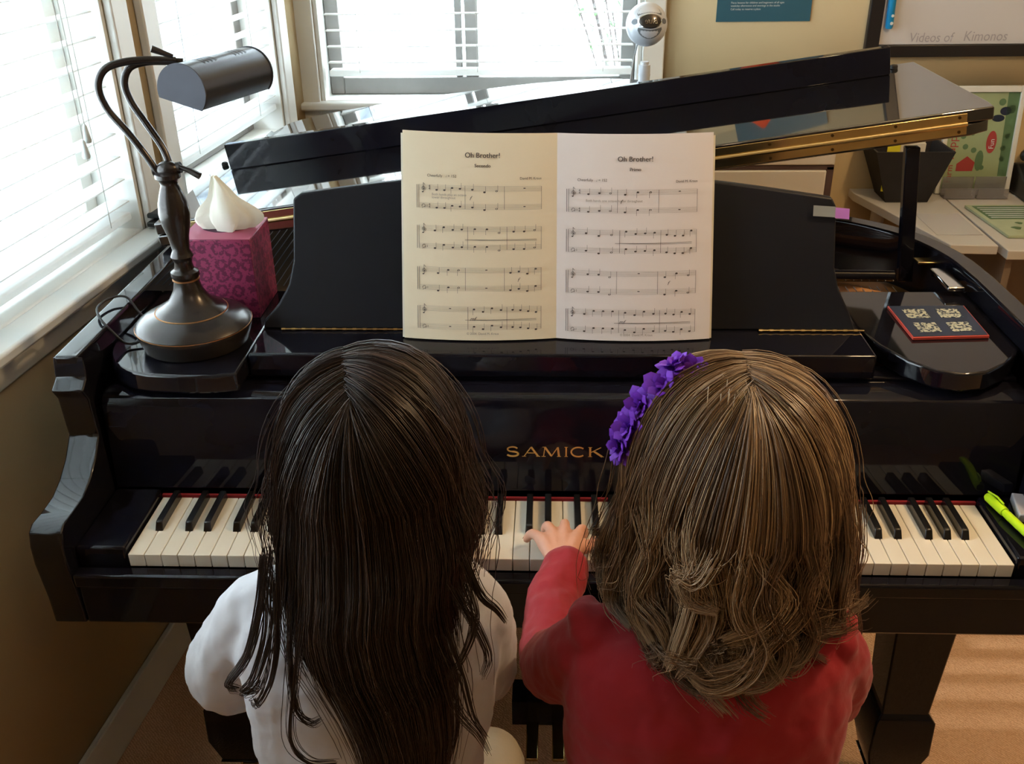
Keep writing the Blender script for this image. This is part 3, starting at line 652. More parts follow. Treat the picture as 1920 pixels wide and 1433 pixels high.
# ------------------------------------------------------------------ tissue box
tb = thing('tissue_box', 'square magenta damask tissue box with a white tissue, behind the lamp', 'tissue box', (-0.547, 0.413, 0.945))
bx0, bx1, by0, by1, bz0, bz1 = -0.603, -0.4905, 0.356, 0.468, 0.9455, 1.078
obj('box', MB().box(bx0, bx1, by0, by1, bz0, bz1), 'damask', tb, bevel=0.001)
tpo = [(-0.547 + 0.030 * math.cos(a) * (1 + .2 * math.cos(2 * a)), 0.413 + 0.024 * math.sin(a)) for a in [2 * math.pi * i / 24 for i in range(24)]]
obj('box_top', MB().box(bx0 + .0005, bx1 - .0005, by0 + .0005, by1 - .0005, bz1 + .0002, bz1 + .0010), 'boxtop', tb)
obj('opening', MB().prism(tpo, bz1 + .0011, bz1 + .0014), mat('box_opening', (0.05, 0.01, 0.03), 0.8, var=.1), tb)
ts = MB(); NU, NV = 36, 14; vs = []
for j in range(NV + 1):
    t = j / NV; q = t ** 1.15
    for i in range(NU):
        a = 2 * math.pi * i / NU; ca, sa = math.cos(a), math.sin(a)
        wx = (0.030 + 0.020 * math.sin(math.pi * min(1, t * 1.6))) * (1 - q) + 0.003; wy = (0.014 + .008 * math.sin(math.pi * t)) * (1 - q) + 0.0015
        fold = 1 + 0.22 * math.sin(4 * a + 1.5) * (1 - t * .5) + 0.13 * math.sin(9 * a + 5 * t)
        lean = -0.006 * t - 0.004 * t * t
        x = -0.540 + lean + ca * wx * fold + (0.010 * math.sin(math.pi * t) if ca > 0 else 0); y = 0.410 + sa * wy * fold + 0.004 * math.sin(3 * a + 2)
        vs.append((x, y, bz1 + 0.0015 + 0.086 * t - 0.010 * ca * ca * (1 - t) * t))
ts.add(vs, [(j * NU + i, j * NU + (i + 1) % NU, (j + 1) * NU + (i + 1) % NU, (j + 1) * NU + i) for j in range(NV) for i in range(NU)])
obj('tissue', ts, 'tissue', tb, smooth=60)

# ------------------------------------------------------------------ music book
book = thing('music_book', 'open piano duet book on the music desk with two printed score pages', 'book', (-0.01, 0.262, 0.9525))
BT = math.radians(22)
def pg(side, u, v, lift=0.0):
    """u outward from the spine, v up the page; pages lift slightly near the spine"""
    w = 0.2335; k = u / w
    bow = 0.010 * math.sin(math.pi * min(1, k)) ** 0.8 + 0.002
    x = -0.011 + side * u * 0.992; y0 = 0.268 - bow - lift
    droop = 0.0 if side > 0 else 0.0055 * k
    return (x, y0 + v * math.sin(BT), 0.9535 + v * math.cos(BT) + (droop * v / 0.305) + lift * 0.35)
PH = 0.306
def page_mesh(side, th=0.0012):
    n = 14; mb = MB(); vs = []
    for l in (0.0, -th):
        for v in (0, PH):
            for i in range(n + 1): vs.append(pg(side, 0.2335 * i / n, v, l))
    k = n + 1; fs = []
    for i in range(n):
        q = (i, i + 1, k + i + 1, k + i); fs += [q if side > 0 else q[::-1], tuple(x + 2 * k for x in (q[::-1] if side > 0 else q)), (i + 1, i, 2 * k + i, 2 * k + i + 1), (k + i, k + i + 1, 3 * k + i + 1, 3 * k + i)]
    fs += [(0, k, 3 * k, 2 * k), (k - 1, 3 * k - 1, 4 * k - 1, 2 * k - 1)]
    return mb.add(vs, fs)
def score(side, title, sub, seed, hands):
    rs = random.Random(seed); mb = MB(); out = []; W_ = 0.2335
    def xy(px, py): # px: 0..1 from page's left edge, py: metres from the top
        u = px * W_ if side > 0 else (1 - px) * W_
        return pg(side, u, PH - py, 0.0007)
    def line(x0, y0, x1, y1, w, mi=1, n=6):

        for i in range(n):
            a, b = i / n, (i + 1) / n; xa, xb = x0 + (x1 - x0) * a, x0 + (x1 - x0) * b; ya, yb = y0 + (y1 - y0) * a, y0 + (y1 - y0) * b
            if abs(x1 - x0) * W_ > abs(y1 - y0): mb.quad(xy(xa, ya + w / 2), xy(xb, yb + w / 2), xy(xb, yb - w / 2), xy(xa, ya - w / 2), mi)
            else: mb.quad(xy(xa - w / 2 / W_, ya), xy(xa + w / 2 / W_, ya), xy(xb + w / 2 / W_, yb), xy(xb - w / 2 / W_, yb), mi)
    def note(x, y, r=0.00155, hollow=False, up=True, stem=True):
        pts = [(math.cos(a) * r * 1.25, math.sin(a) * r * 0.85) for a in [2 * math.pi * i / 10 for i in range(10)]]
        if hollow:
            for i in range(10):
                a, b = pts[i], pts[(i + 1) % 10]
                mb.quad(*[xy(x + p[0] * k / W_, y - p[1] * k) for p, k in ((a, 1), (b, 1), (b, .5), (a, .5))], 0)
        else: mb.add([xy(x + p[0] / W_, y - p[1]) for p in pts], [tuple(range(10))], 0)
        if stem: line(x + (r * 1.15 if up else -r * 1.15) / W_, y, x + (r * 1.15 if up else -r * 1.15) / W_, y + (-0.0085 if up else 0.0085), 0.0004, 0, 1)
    def txt(s, px, py, size, mi=0, align='CENTER'):
        mb.text(s, size, lambda a, b: xy(px + a / W_, py - b), mi, align=align)
    off = 0.0 if side < 0 else 0.004
    cx = 0.52 if side < 0 else 0.50
    txt(title, cx, 0.036 + off, 0.0105); txt(title, cx + 0.0012, 0.036 + off, 0.0105)
    txt(sub, cx, 0.050 + off, 0.0070); txt(sub, cx + 0.0012, 0.050 + off, 0.0070)
    txt('Cheerfully   \u2669 = 152', 0.16 if side < 0 else 0.13, 0.0655 + off, 0.0056, 0, 'LEFT'); txt('David M. Kraus', 0.90, 0.0675 + off, 0.0052, 0, 'RIGHT')
    tops = [0.0775, 0.137, 0.198, 0.256]; gap = 0.0268; s = 0.00175
    x0, x1 = (0.105, 0.90) if side < 0 else (0.075, 0.90)
    out.append(('printed_title', mb))
    for si, ty in enumerate(tops):
        mb = MB(); out.append(('printed_staff', mb))
        ty = ty + off
        ht = gap + 4 * s
        for st in (0, gap):
            for l in range(5): line(x0, ty + st + l * s, x1, ty + st + l * s, 0.00026, 1)
        line(x0, ty, x0, ty + ht, 0.0006, 0, 2); line(x0 - 0.012, ty, x0 - 0.012, ty + ht, 0.0007, 0, 2); line(x1, ty, x1, ty + ht, 0.0005, 0, 2)
        # clefs
        gx = x0 + 0.030
        for a in range(26):
            t = a / 25; ang = t * 9.5; rr = 0.0035 * (1 - t * .75)
            p = (gx + math.cos(ang) * rr / W_, ty + 2.6 * s + math.sin(ang) * rr); line(p[0], p[1], p[0] + 0.0007 / W_, p[1] + 0.0006, 0.0009, 0, 1)
        line(gx, ty - 0.0030, gx + 0.002, ty + 0.0105, 0.0006, 0, 2); note(gx - 0.004, ty + 0.0105, 0.0011, stem=False); line(gx, ty - 0.003, gx + 0.012, ty, 0.0008, 0, 2)
        for a in range(14):
            ang = math.radians(200 - a * 19); line(gx + math.cos(ang) * 0.0026 / W_, ty + gap + 2 * s - math.sin(ang) * 0.0026, gx + math.cos(ang) * 0.0026 / W_ + 0.0006 / W_, ty + gap + 2 * s - math.sin(ang) * 0.0026 + 0.0006, 0.0010, 0, 1)
        line(gx + 0.012, ty + gap + 2.4 * s, gx - 0.01, ty + gap + 4 * s, 0.0006, 0, 2)
        note(gx + 0.024, ty + gap + 1.5 * s, .0005, stem=False); note(gx + 0.024, ty + gap + 2.5 * s, .0005, stem=False)
        if si == 0:
            for st in (0, gap):
                txt('4', x0 + 0.070, ty + st + 2 * s, 0.0054, 0); txt('4', x0 + 0.070, ty + st + 4 * s, 0.0054, 0)
        nm = 3; bars = [x0 + (x1 - x0) * k for k in ((0.10, .38, .70, 1.0) if si % 2 == 0 else (0.08, .40, .72, 1.0))]
        for b in bars[1:-1]: line(b, ty, b, ty + ht, 0.0005, 0, 2)
        for bi in range(3):
            a, b = bars[bi] + 0.02, bars[bi + 1]; kind = rs.choice(('q', 'q', 'q', 'h', 'h', 'r')) if not (si == 0 and bi == 2) else 'r'
            if kind == 'r':
                for st in (0, gap): mb.quad(*[xy((a + b) / 2 + dx / W_, ty + st + dy) for dx, dy in ((-.0016, s * 2), (.0016, s * 2), (.0016, s * 1.3), (-.0016, s * 1.3))], 0)
            else:
                nn = 4 if kind == 'q' else 3
                for q in range(nn):
                    x = a + (b - a) * (q + .35) / nn; lv = rs.choice((1, 2, 2.5, 3, 4, 5))
                    note(x, ty + lv * s, hollow=(q == nn - 1 and kind == 'h'), up=lv > 2); note(x, ty + gap + (lv - .5) * s, hollow=(q == nn - 1 and kind == 'h'), up=lv > 2)
        if si == 0 and side < 0: txt('Both hands play an octave', x0 + .085, 0.0925, 0.0050, 1, 'LEFT'); txt('lower throughout', x0 + .085, 0.0970, 0.0050, 1, 'LEFT')
        if si == 0 and side > 0: txt('Both hands one octave higher throughout', x0 + .11, 0.0955 + off, 0.0050, 1, 'LEFT')
        if si in (1, 3): line(x0 + .30, ty + 0.0195, x1 - .03, ty + 0.0185, 0.0005, 0, 4); line(x0 + .30, ty + 0.0195, x1 - .03, ty + 0.0205, 0.0004, 0, 4)
        if si != 1: mb.text('f' if si % 2 == 0 else 'mf', 0.0085, lambda a, b, X=x0 + (0.33 if si != 2 else .64), Y=ty + 0.0205: xy(X + a / W_, Y - b), 0, shear=.4)
    mb = MB(); out.append(('printed_footer', mb)); txt('\u00a9 2004  David M. Kraus', 0.52, 0.2975 + off * .3, 0.0050, 1)
    return out
pL = obj('left_page', page_mesh(-1), 'paperL', book); pL['label'] = 'left page with warm light put into its colour, titled Oh Brother! Secondo'
pR = obj('right_page', page_mesh(1), 'paperR', book); pR['label'] = 'white right page titled Oh Brother! Primo'
for sd, sub_, pgo, k_ in ((-1, 'Secondo', pL, 3), (1, 'Primo', pR, 11)):
    for nm, m_ in score(sd, 'Oh Brother!', sub_, k_, 0): obj(nm, m_, ['ink', 'inkg'], pgo, smooth=None, clean=False)
cvr = MB(); 
for side in (-1, 1):
    for l, e_ in ((-0.0020, 0.0030), (-0.0036, 0.0016)):
        n = 8; vs = []
        for v in (0.0008, PH - 0.004):
            for i in range(n + 1): vs.append(pg(side, (0.2335 + e_) * i / n, v, l))
        for v in (0.0008, PH - 0.004):
            for i in range(n + 1): vs.append(pg(side, (0.2335 + e_) * i / n, v, l - 0.0012))
        k = n + 1
        for i in range(n): cvr.add([vs[i], vs[i + 1], vs[k + i + 1], vs[k + i]], [(0, 1, 2, 3)]); cvr.add([vs[2 * k + i], vs[2 * k + i + 1], vs[3 * k + i + 1], vs[3 * k + i]], [(3, 2, 1, 0)])
obj('under_pages', cvr, 'paper', book)

# ------------------------------------------------------------------ small things on the piano
cd = thing('patterned_coaster', 'thin dark blue square card with red edge and four pale speckled squares', 'card', (0.585, 0.34, 0.9455))
def cq(u, v): # u,v 0..1 on the card
    a, b, c, d = Vector((0.529, 0.279, 0)), Vector((0.646, 0.287, 0)), Vector((0.650, 0.403, 0)), Vector((0.527, 0.400, 0))
    p = a.lerp(b, u).lerp(d.lerp(c, u), v); return (p.x, p.y)
obj('card', MB().prism([cq(0, 0), cq(1, 0), cq(1, 1), cq(0, 1)], 0.9455, 0.9500), mat('card_red_edge', (0.50, 0.06, 0.04), .5, var=.05), cd, bevel=0.0006)
obj('card_face', MB().prism([cq(.015, .02), cq(.985, .02), cq(.985, .985), cq(.015, .985)], 0.9501, 0.9506), 'navy', cd)
mb = MB()
for u in (0.14, 0.57):
    for v in (0.14, 0.58): mb.prism([cq(u, v), cq(u + .29, v), cq(u + .29, v + .29), cq(u, v + .29)], 0.9507, 0.9510)
obj('speckled_squares', mb, 'speckle', cd)

pen = thing('highlighter_pen', 'neon yellow green highlighter lying beside the top keys', 'pen', (0.628, 0.06, 0.753))
pa, pb = Vector((0.6235, 0.136, 0.7605)), Vector((0.652, -0.002, 0.7605)); pd_ = (pb - pa)
obj('barrel', MB().tube([pa.lerp(pb, .30), pa.lerp(pb, .34), pa.lerp(pb, .95), pb], [.0050, .0060, .0060, .0050], 16), 'lime', pen)
cap = obj('cap', MB().tube([pa, pa.lerp(pb, .03), pa.lerp(pb, .30)], [.0050, .0070, .0068], 16), 'lime', pen)
obj('clip', MB().tube([pa + Vector((0, 0, .008)), pa.lerp(pb, .12) + Vector((.003, 0, .0095)), pa.lerp(pb, .24) + Vector((.002, 0, .0085))], .0014, 8), 'lime', cap)
er = MB(); 
def eb(x, y, z): 
    c, s = math.cos(-0.20), math.sin(-0.20); return (0.6605 + c * x - s * y, 0.108 + s * x + c * y, 0.7525 + z)
tag(obj('eraser_block', er.box(-0.0085, 0.0085, -0.028, 0.028, 0, 0.014, T=eb), 'eraser', bevel=0.002), 'pale grey rectangular eraser beside the highlighter on the piano', 'eraser')

tabs = thing('sticky_tabs', 'strip of clear and pink sticky tabs at the top right of the music desk', 'sticky tab', (0.40, 0.372, 1.124))
def tq(x, z): return (x, 0.3575 + (z - 1.12) * .3, z)
for nm, x0, x1, z0, z1, m_ in (('clear_part', 0.376, 0.409, 1.116, 1.131, 'clear'), ('pink_part', 0.409, 0.430, 1.113, 1.128, 'pink')):
    vs = [tq(x0, z0 + .003 * 0), tq(x1, z0 - .002), tq(x1, z1 - .002), tq(x0, z1)]; vs += [(a, b + .0006, c) for a, b, c in vs]
    obj(nm, MB().add(vs, [(0, 1, 2, 3), (7, 6, 5, 4), (0, 4, 5, 1), (1, 5, 6, 2), (2, 6, 7, 3), (3, 7, 4, 0)]), m_, tabs)

# microphone on the lid
mic = thing('microphone', 'round silver desktop microphone standing on the raised piano lid', 'microphone', (0.186, 1.10, 1.143))
mc = Vector((0.180, 1.10, 1.2925)); mr = 0.0435
obj('body', MB().ell(mc, (mr, mr, mr * 1.02), 40, 24), 'silver', mic, smooth=80)
fdir = (Vector((0.10, -1.0, 0.30))).normalized(); fr = fdir.cross(Vector((0, 0, 1))).normalized(); fu = fr.cross(fdir).normalized()
def sph(u, v, r=1.012): # u right, v up in units of the radius
    w = math.sqrt(max(0, 1 - u * u - v * v)); return mc + (fr * u + fu * v + fdir * w) * (mr * r)
def patch(mb, P, mi=0):
    c = sum((Vector(p) for p in P), Vector()) / len(P); n = len(P); mb.add([c + (c - mc).normalized() * 0.0004] + [tuple(p) for p in P], [(0, 1 + i, 1 + (i + 1) % n) for i in range(n)], mi)
def cres(sgn):
    top = [(-0.58 + 1.16 * i / 12, sgn * (0.36 + 0.40 * math.sin(math.pi * i / 12) ** .6)) for i in range(13)]
    bot = [(0.56 - 1.12 * i / 12, sgn * (0.26 + 0.13 * math.sin(math.pi * i / 12) * 1.0)) for i in range(13)]
    return top, bot[::-1]
for sgn in (1, -1):
    t, b = cres(sgn); mb = MB(); 
    vs = [sph(*p) for p in t] + [sph(*p) for p in b]; mb.add(vs, [(i, i + 1, 14 + i, 13 + i) for i in range(12)])
    obj('grille', mb, 'mesh', mic, smooth=None)
for sx in (-1, 1):
    mb = MB(); patch(mb, [sph(sx * (0.70 + 0.13 * math.cos(a)), 0.02 + .13 * math.sin(a), 1.013) for a in [2 * math.pi * i / 14 for i in range(14)]]); obj('grille', mb, 'mesh', mic, smooth=None)
mb = MB(); E_ = [(0.52 * math.cos(a), 0.30 * math.sin(a)) for a in [2 * math.pi * i / 28 for i in range(28)]]
for (u0, v0), (u1, v1) in zip(E_, E_[1:] + E_[:1]): mb.quad(sph(u0, v0, 1.03), sph(u1, v1, 1.03), sph(u1 * 1.12, v1 * 1.14, 1.02), sph(u0 * 1.12, v0 * 1.14, 1.02))
obj('badge_ring', mb, 'chrome', mic, smooth=None)
mb = MB()
for k in range(6):
    a, b = k / 6, (k + 1) / 6
    for (u0, v0), (u1, v1) in zip(E_, E_[1:] + E_[:1]):
        mb.quad(sph(u0 * a, v0 * a, 1.03), sph(u0 * b, v0 * b, 1.03), sph(u1 * b, v1 * b, 1.03), sph(u1 * a, v1 * a, 1.03))
bd = obj('badge', mb, 'badge', mic, smooth=None)
obj('badge_lettering', MB().text('Blue', 0.36, lambda a, b: sph(a - 0.36 * 1.0, b - 0.12, 1.045), sx=0.95, shear=0.25), 'chrome', bd, smooth=None)['label'] = 'silver lettering reading Blue'
obj('neck', MB().lathe([(0.010, -0.060), (0.010, -0.040), (0.009, -0.0395), (0.009, 0.0)], (mc.x, mc.y, mc.z - mr - 0.032), 20).lathe([(0.0125, 0), (0.0125, 0.036)], (mc.x, mc.y, 1.1745), 20).lathe([(0.0132, 0), (0.0132, 0.004)], (mc.x, mc.y, 1.188), 20), 'silver', mic)
def lidz(x): return 0.984 + (x + HW) * math.tan(AL) + 0.0212
for a in (200, 320, 80):
    q = (mc.x + 0.024 * math.cos(math.radians(a)), mc.y + 0.024 * math.sin(math.radians(a)))
    obj('foot', MB().tube(catmull([(mc.x, mc.y, 1.174), ((mc.x + q[0]) / 2, (mc.y + q[1]) / 2, 1.171), (q[0], q[1], lidz(q[0]) + 0.004)], 4), [0.0055] * 8 + [0.0045], 10), 'silver', mic)
cb = MB().tube(catmull([(mc.x - 0.016, mc.y + 0.01, mc.z - 0.038), (mc.x - 0.024, 1.10, 1.22), (mc.x - 0.030, 1.09, 1.175), (mc.x - 0.035, 1.085, lidz(mc.x - .035) + .003)] +
    [(mc.x - 0.05 - 0.026 * math.cos(i * 1.05) * (1 + i * .03) , 1.10 + 0.030 * math.sin(i * 1.05), lidz(mc.x - 0.05 - 0.026 * math.cos(i * 1.05)) + 0.003 + 0.0007 * i) for i in range(12)] +
    [(mc.x - 0.10, 1.09, lidz(mc.x - .10) + .003), (mc.x - 0.13, 1.075, lidz(mc.x - .13) + .003)], 6), 0.0018, 6)
obj('cable', cb, mat('grey_cable', (0.25, 0.27, 0.28), .4, var=.1), mic)
cb2 = MB().tube(catmull([(mc.x + 0.045 + 0.020 * math.cos(i * 1.1), 1.12 + 0.022 * math.sin(i * 1.1), lidz(mc.x + 0.045 + 0.020 * math.cos(i * 1.1)) + 0.003 + 0.0008 * i) for i in range(13)], 6), 0.0018, 6)
tag(obj('coiled_cable', cb2, bpy.data.materials['grey_cable']), 'thin grey cable coiled on the lid to the right of the microphone', 'cable')
tag(obj('charging_cord', MB().tube(catmull([LW(0.55, .035, .938), LW(0.42, .038, .939), LW(0.34, .030, .945), LW(0.22, .036, .948), LW(0.14, .03, .939)], 6), [0.004] * 25, 8), 'rubber'), 'dark cord lying on the sill of the far left window', 'cord')
cl = thing('curtain_tieback', 'dark stacked bracket at the end of the window sill behind the lamp', 'bracket', LW(1.03, 0.03, 0.936))
for i in range(3): obj('bracket_arm', MB().box(1.0 - .004 * i, 1.07 - .006 * i, 0.012, 0.075 - .01 * i, 0.9365 + 0.016 * i, 0.9465 + 0.016 * i, T=LW), 'rubber', cl, bevel=0.003)

# ------------------------------------------------------------------ back wall: poster, whiteboard
po = thing('blue_poster', 'dark blue printed poster on the cream wall right of the window', 'poster', BW(0.574, 0.002, 1.197))
def BP(u, v, o): return (0.443 + u, YB - 0.002 - o, 1.197 + v)
obj('sheet', MB().box(0, 0.262, 0, 0.0015, 0, 0.36, T=lambda x, y, z: BP(x, z, y)), 'blue', po)
mb = MB()
for i, (y_, w_) in enumerate(((0.048, .168), (0.040, .140), (0.031, .11), (0.072, .15), (0.080, .14), (0.088, .155))):
    s_ = ('Piano lessons for children and beginners of all ages', 'weekday afternoons and evenings in the studio', 'Call today to reserve a place', 'recitals  theory  duets  improvisation', 'patient friendly teaching since 1998', 'first lesson is free for new students')[i]
    mb.text(s_, 0.0072, lambda a, b, Y=y_: BP(0.038 + a, Y + b, 0.0021), 0)
obj('print_lines', mb, 'white', po, smooth=None)
obj('picture', MB().prism([(0.05 + 0.055 * math.cos(a) * (1 + .25 * math.sin(3 * a)) + .03, 0.25 + 0.06 * math.sin(a) * (1 + .2 * math.cos(4 * a))) for a in [2 * math.pi * i / 30 for i in range(30)]], 0.0018, 0.0022, T=lambda x, y, z: BP(x, y, z)), 'orange', po, smooth=None)

wb = thing('whiteboard', 'large whiteboard with a thick black frame on the back wall', 'whiteboard', BW(1.50, 0.0, 1.10))
wx0, wx1, wz0, wz1 = 0.864, 1.80, 1.100, 1.95
mb = MB()
for a, b, c, d in ((wx0, wx0 + .038, wz0, wz1), (wx1 - .038, wx1, wz0, wz1), (wx0 + .038, wx1 - .038, wz0, wz0 + .034), (wx0 + .038, wx1 - .038, wz1 - .034, wz1)): mb.box(a, b, 0.001, 0.022, c, d, T=BW)
obj('frame', mb, 'frameb', wb, bevel=0.003)
obj('panel', MB().box(wx0 + .03, wx1 - .03, 0.001, 0.012, wz0 + .03, wz1 - .03, T=BW), 'board', wb)
def WBp(u, v): return (0.985 + u, YB - 0.0126, 1.140 + v)
for t_, z_, a0, b0 in (('Videos of', .036, 0, 0), ('Kimonos', .038, .150, .002), ('for class', .036, .34, .003), ('Practice chart', .036, .06, .22), ('notes and rests', .036, .06, .32)):
    obj('handwriting', MB().text(t_, z_, lambda a, b: WBp(a0 + a, b0 + b), sx=.88, shear=.1), 'marker', wb, smooth=None)['label'] = 'faint grey handwriting'
mp = thing('marker_pouch', 'bright blue marker holder stuck inside the left edge of the whiteboard', 'marker holder', (0.920, YB - .02, 1.175))
obj('pouch', MB().tube([(0.921, YB - .024, 1.178), (0.921, YB - .024, 1.184), (0.918, YB - .024, 1.30)], [.008, .0105, .0105], 14), 'pblue', mp)
mb = MB().lathe([(0.0045, 0), (0.0045, 0.0006)], (0.923, YB - .0346, 1.193), 12, axis=(0, -1, 0)).lathe([(0.004, 0), (0.004, 0.0006)], (0.923, YB - .0346, 1.213), 12, axis=(0, -1, 0))
obj('pouch_print', mb, 'white', mp)

# ------------------------------------------------------------------ desk corner
dsk = thing('white_desk', 'white laminate desk against the back wall right of the piano', 'desk', (1.1, 1.6, 0))
DZ = 0.715
obj('desk_top', MB().prism([(0.885, 1.848), (0.885, 1.80), (1.010, 1.345), (1.128, 1.338), (1.136, 1.845)], DZ - 0.024, DZ), 'laminate', dsk, bevel=0.002)
for q in ((0.96, 1.78), (1.06, 1.42)): obj('leg', MB().tube([(q[0], q[1], 0), (q[0], q[1], DZ - .025)], .02, 12), 'laminate', dsk)
dk2 = thing('white_desk', 'second white desk butted against the first, under the green booklet', 'desk', (1.6, 1.6, 0))
obj('desk_top', MB().box(1.139, 2.3, 1.305, 1.846, DZ - .026, DZ - .001), 'laminate', dk2, bevel=0.002)
obj('panel', MB().box(1.15, 1.168, 1.33, 1.84, 0.0, DZ - .027).box(2.27, 2.288, 1.33, 1.84, 0, DZ - .027).box(1.17, 2.268, 1.80, 1.816, 0.1, DZ - .027), mat('taupe_panel', (0.24, 0.19, 0.15), .6, var=.05), dk2)
cab = thing('white_cabinet', 'low off-white two-door cabinet behind the piano below the poster', 'cabinet', (0.46, 1.66, 0))
obj('body', MB().box(0.16, 0.752, 1.575, 1.846, 0.0, 0.985), 'cabinet', cab, bevel=0.004)
obj('door', MB().box(0.165, 0.728, 1.555, 1.574, 0.02, 0.852), 'cabinet', cab, bevel=0.004)
obj('door', MB().box(0.165, 0.747, 1.555, 1.574, 0.866, 0.982), 'cabinet', cab, bevel=0.004)
obj('side_strip', MB().box(0.729, 0.747, 1.560, 1.5745, 0.02, 0.860).box(0.165, 0.747, 1.560, 1.5745, 0.853, 0.865), 'gap', cab)
bin_ = thing('storage_bin', 'black tapered fabric bin on the white desk holding papers', 'bin', (1.03, 1.76, DZ))
def ring4(x0, x1, y0, y1, z): return [(x0, y0, z), (x1, y0, z), (x1, y1, z), (x0, y1, z)]
O1, O2 = ring4(0.950, 1.070, 1.705, 1.812, DZ + .001), ring4(0.890, 1.108, 1.665, 1.835, 0.872)
I1, I2 = ring4(0.955, 1.065, 1.71, 1.807, DZ + .006), ring4(0.896, 1.102, 1.671, 1.829, 0.872)
fs = [(3, 2, 1, 0), (12, 13, 14, 15)] + [(i, (i + 1) % 4, 4 + (i + 1) % 4, 4 + i) for i in range(4)]
fs = [(3, 2, 1, 0)] + [(i, (i + 1) % 4, 4 + (i + 1) % 4, 4 + i) for i in range(4)] + [(4 + i, 4 + (i + 1) % 4, 12 + (i + 1) % 4, 12 + i) for i in range(4)] + [(12 + i, 12 + (i + 1) % 4, 8 + (i + 1) % 4, 8 + i) for i in range(4)] + [(8, 9, 10, 11)]
obj('shell', MB().add(O1 + O2 + I1 + I2, fs), 'bin', bin_)
tag(obj('yellow_note', MB().box(0.930, 0.965, 1.70, 1.702, 0.75, 0.893), 'yellow'), 'yellow slip sticking up out of the black bin', 'paper')
for i in range(5): tag(obj('booklet', MB().box(0.970, 1.040, 1.712 + .008 * i, 1.717 + .008 * i, 0.745, 0.885 + .003 * (i % 2)), 'paper', bevel=.0005), ('front booklet filed upright in the black bin', 'second booklet filed upright in the black bin', 'middle booklet filed upright in the black bin', 'fourth booklet filed upright in the black bin', 'rearmost booklet filed upright in the black bin')[i], 'booklet', 'booklets filed in the bin')
pic = thing('framed_picture', 'white framed green farm picture with red lettering leaning on the wall', 'picture', (1.21, 1.81, DZ))
def FP(u, o, v): # leaning frame: u 0..0.215 , v 0..0.305
    return (1.118 + u, 1.795 + v * 0.10 - o, DZ + .002 + v)
mb = MB()
for a, b, c, d in ((0, .014, 0, .305), (.201, .215, 0, .305), (.014, .201, 0, .014), (.014, .201, .288, .305)): mb.box(a, b, 0, 0.012, c, d, T=FP)
obj('frame', mb, 'trim', pic, bevel=0.002)
art = obj('art_print', MB().box(.012, .203, 0.001, 0.005, .012, .290, T=FP), 'green2', pic)
mb = MB()
def fl(poly, mi): mb.add([FP(u, 0.0056, v) for u, v in poly], [tuple(range(len(poly)))], mi)
def disc(cx, cy, rx, ry, mi, n=14): fl([(cx + rx * math.cos(2 * math.pi * i / n), cy + ry * math.sin(2 * math.pi * i / n)) for i in range(n)], mi)
fl([(.175, .05), (.202, .05), (.202, .289), (.168, .289)], 0)
for cx, cy, r_ in ((.060, .165, .008), (.070, .135, .008), (.095, .125, .008), (.125, .075, .007), (.185, .165, .008), (.178, .130, .008), (.180, .10, .008), (.155, .26, .010), (.185, .24, .012)): disc(cx, cy, r_, r_, 0)
disc(.085, .19, .012, .024, 0); disc(.115, .095, .012, .030, 0)
disc(.142, .148, .0145, .032, 1, 20)
fl([(.052, .065), (.100, .065), (.104, .090), (.080, .108), (.052, .086)], 1)
disc(.150, .215, .018, .010, 2); disc(.168, .235, .016, .012, 2)
mb.text('Fun', 0.020, lambda a, b: FP(.150 - b, 0.0060, .128 + a), 3)
mb.text('Puppy', 0.034, lambda a, b: FP(.042 - b, 0.0060, .098 + a), 1)
mb.text('Farm', 0.026, lambda a, b: FP(.042 - b, 0.0060, .030 + a), 1)
obj('print_motifs', mb, ['green1', 'redp', 'navy', 'white'], art, smooth=None)
for i, x0 in enumerate((1.128, 1.222)):
    h_ = thing('acrylic_holder', ('left', 'right')[i] + ' clear plastic card holder in front of the framed picture', 'card holder', (x0, 1.77, DZ), 'clear card holders on the desk')
    obj('tray', MB().box(x0, x0 + .088, 1.735, 1.738, DZ + .001, DZ + .030).box(x0, x0 + .088, 1.739, 1.765, DZ + .001, DZ + .004).box(x0, x0 + .088, 1.766, 1.769, DZ + .001, DZ + .058), 'acrylic', h_)
ph = thing('desk_phone', 'black office telephone on the desk at the right edge of the picture', 'telephone', (1.42, 1.75, DZ))
obj('phone_base', MB().prism([(1.68, DZ + .001), (1.83, DZ + .001), (1.83, .80), (1.80, .80), (1.68, .745)], 1.345, 1.56, axis='x'), 'phone', ph, bevel=0.006)
obj('handset', MB().tube(catmull([(1.375, 1.69, .772), (1.375, 1.72, .802), (1.375, 1.79, .825), (1.375, 1.82, .822)], 5), [.018] * 3 + [.012] * 10 + [.018] * 3, 12), 'phone', ph)
obj('handset_cord', MB().tube([(1.352 + .006 * math.cos(i * .9), 1.70 + .006 * math.sin(i * .9), .74 + .0022 * i) for i in range(60)], .0018, 6), 'phone', ph)
bkl = thing('green_booklet', 'green and cream illustrated booklet lying on the second desk', 'booklet', (1.25, 1.53, DZ))
def gb(x, y, z): 
    return (1.158 + x + (0.262 - y) * 0.06, 1.395 + y, DZ + z)
obj('cover', MB().box(0, 0.23, 0, 0.262, 0.0005, 0.008, T=gb), 'green3', bkl, bevel=0.001)
mb = MB(); mb.box(0.014, 0.22, 0.135, 0.25, 0.0082, 0.0086, T=gb)
bp_ = obj('cover_panel', mb, 'green1', bkl)
mb = MB()
for i in range(6): mb.box(0.022, 0.21, 0.145 + i * .017, 0.151 + i * .017, 0.0088, 0.0091, T=gb)
obj('cover_lines', mb, 'white', bp_)
mb = MB(); 
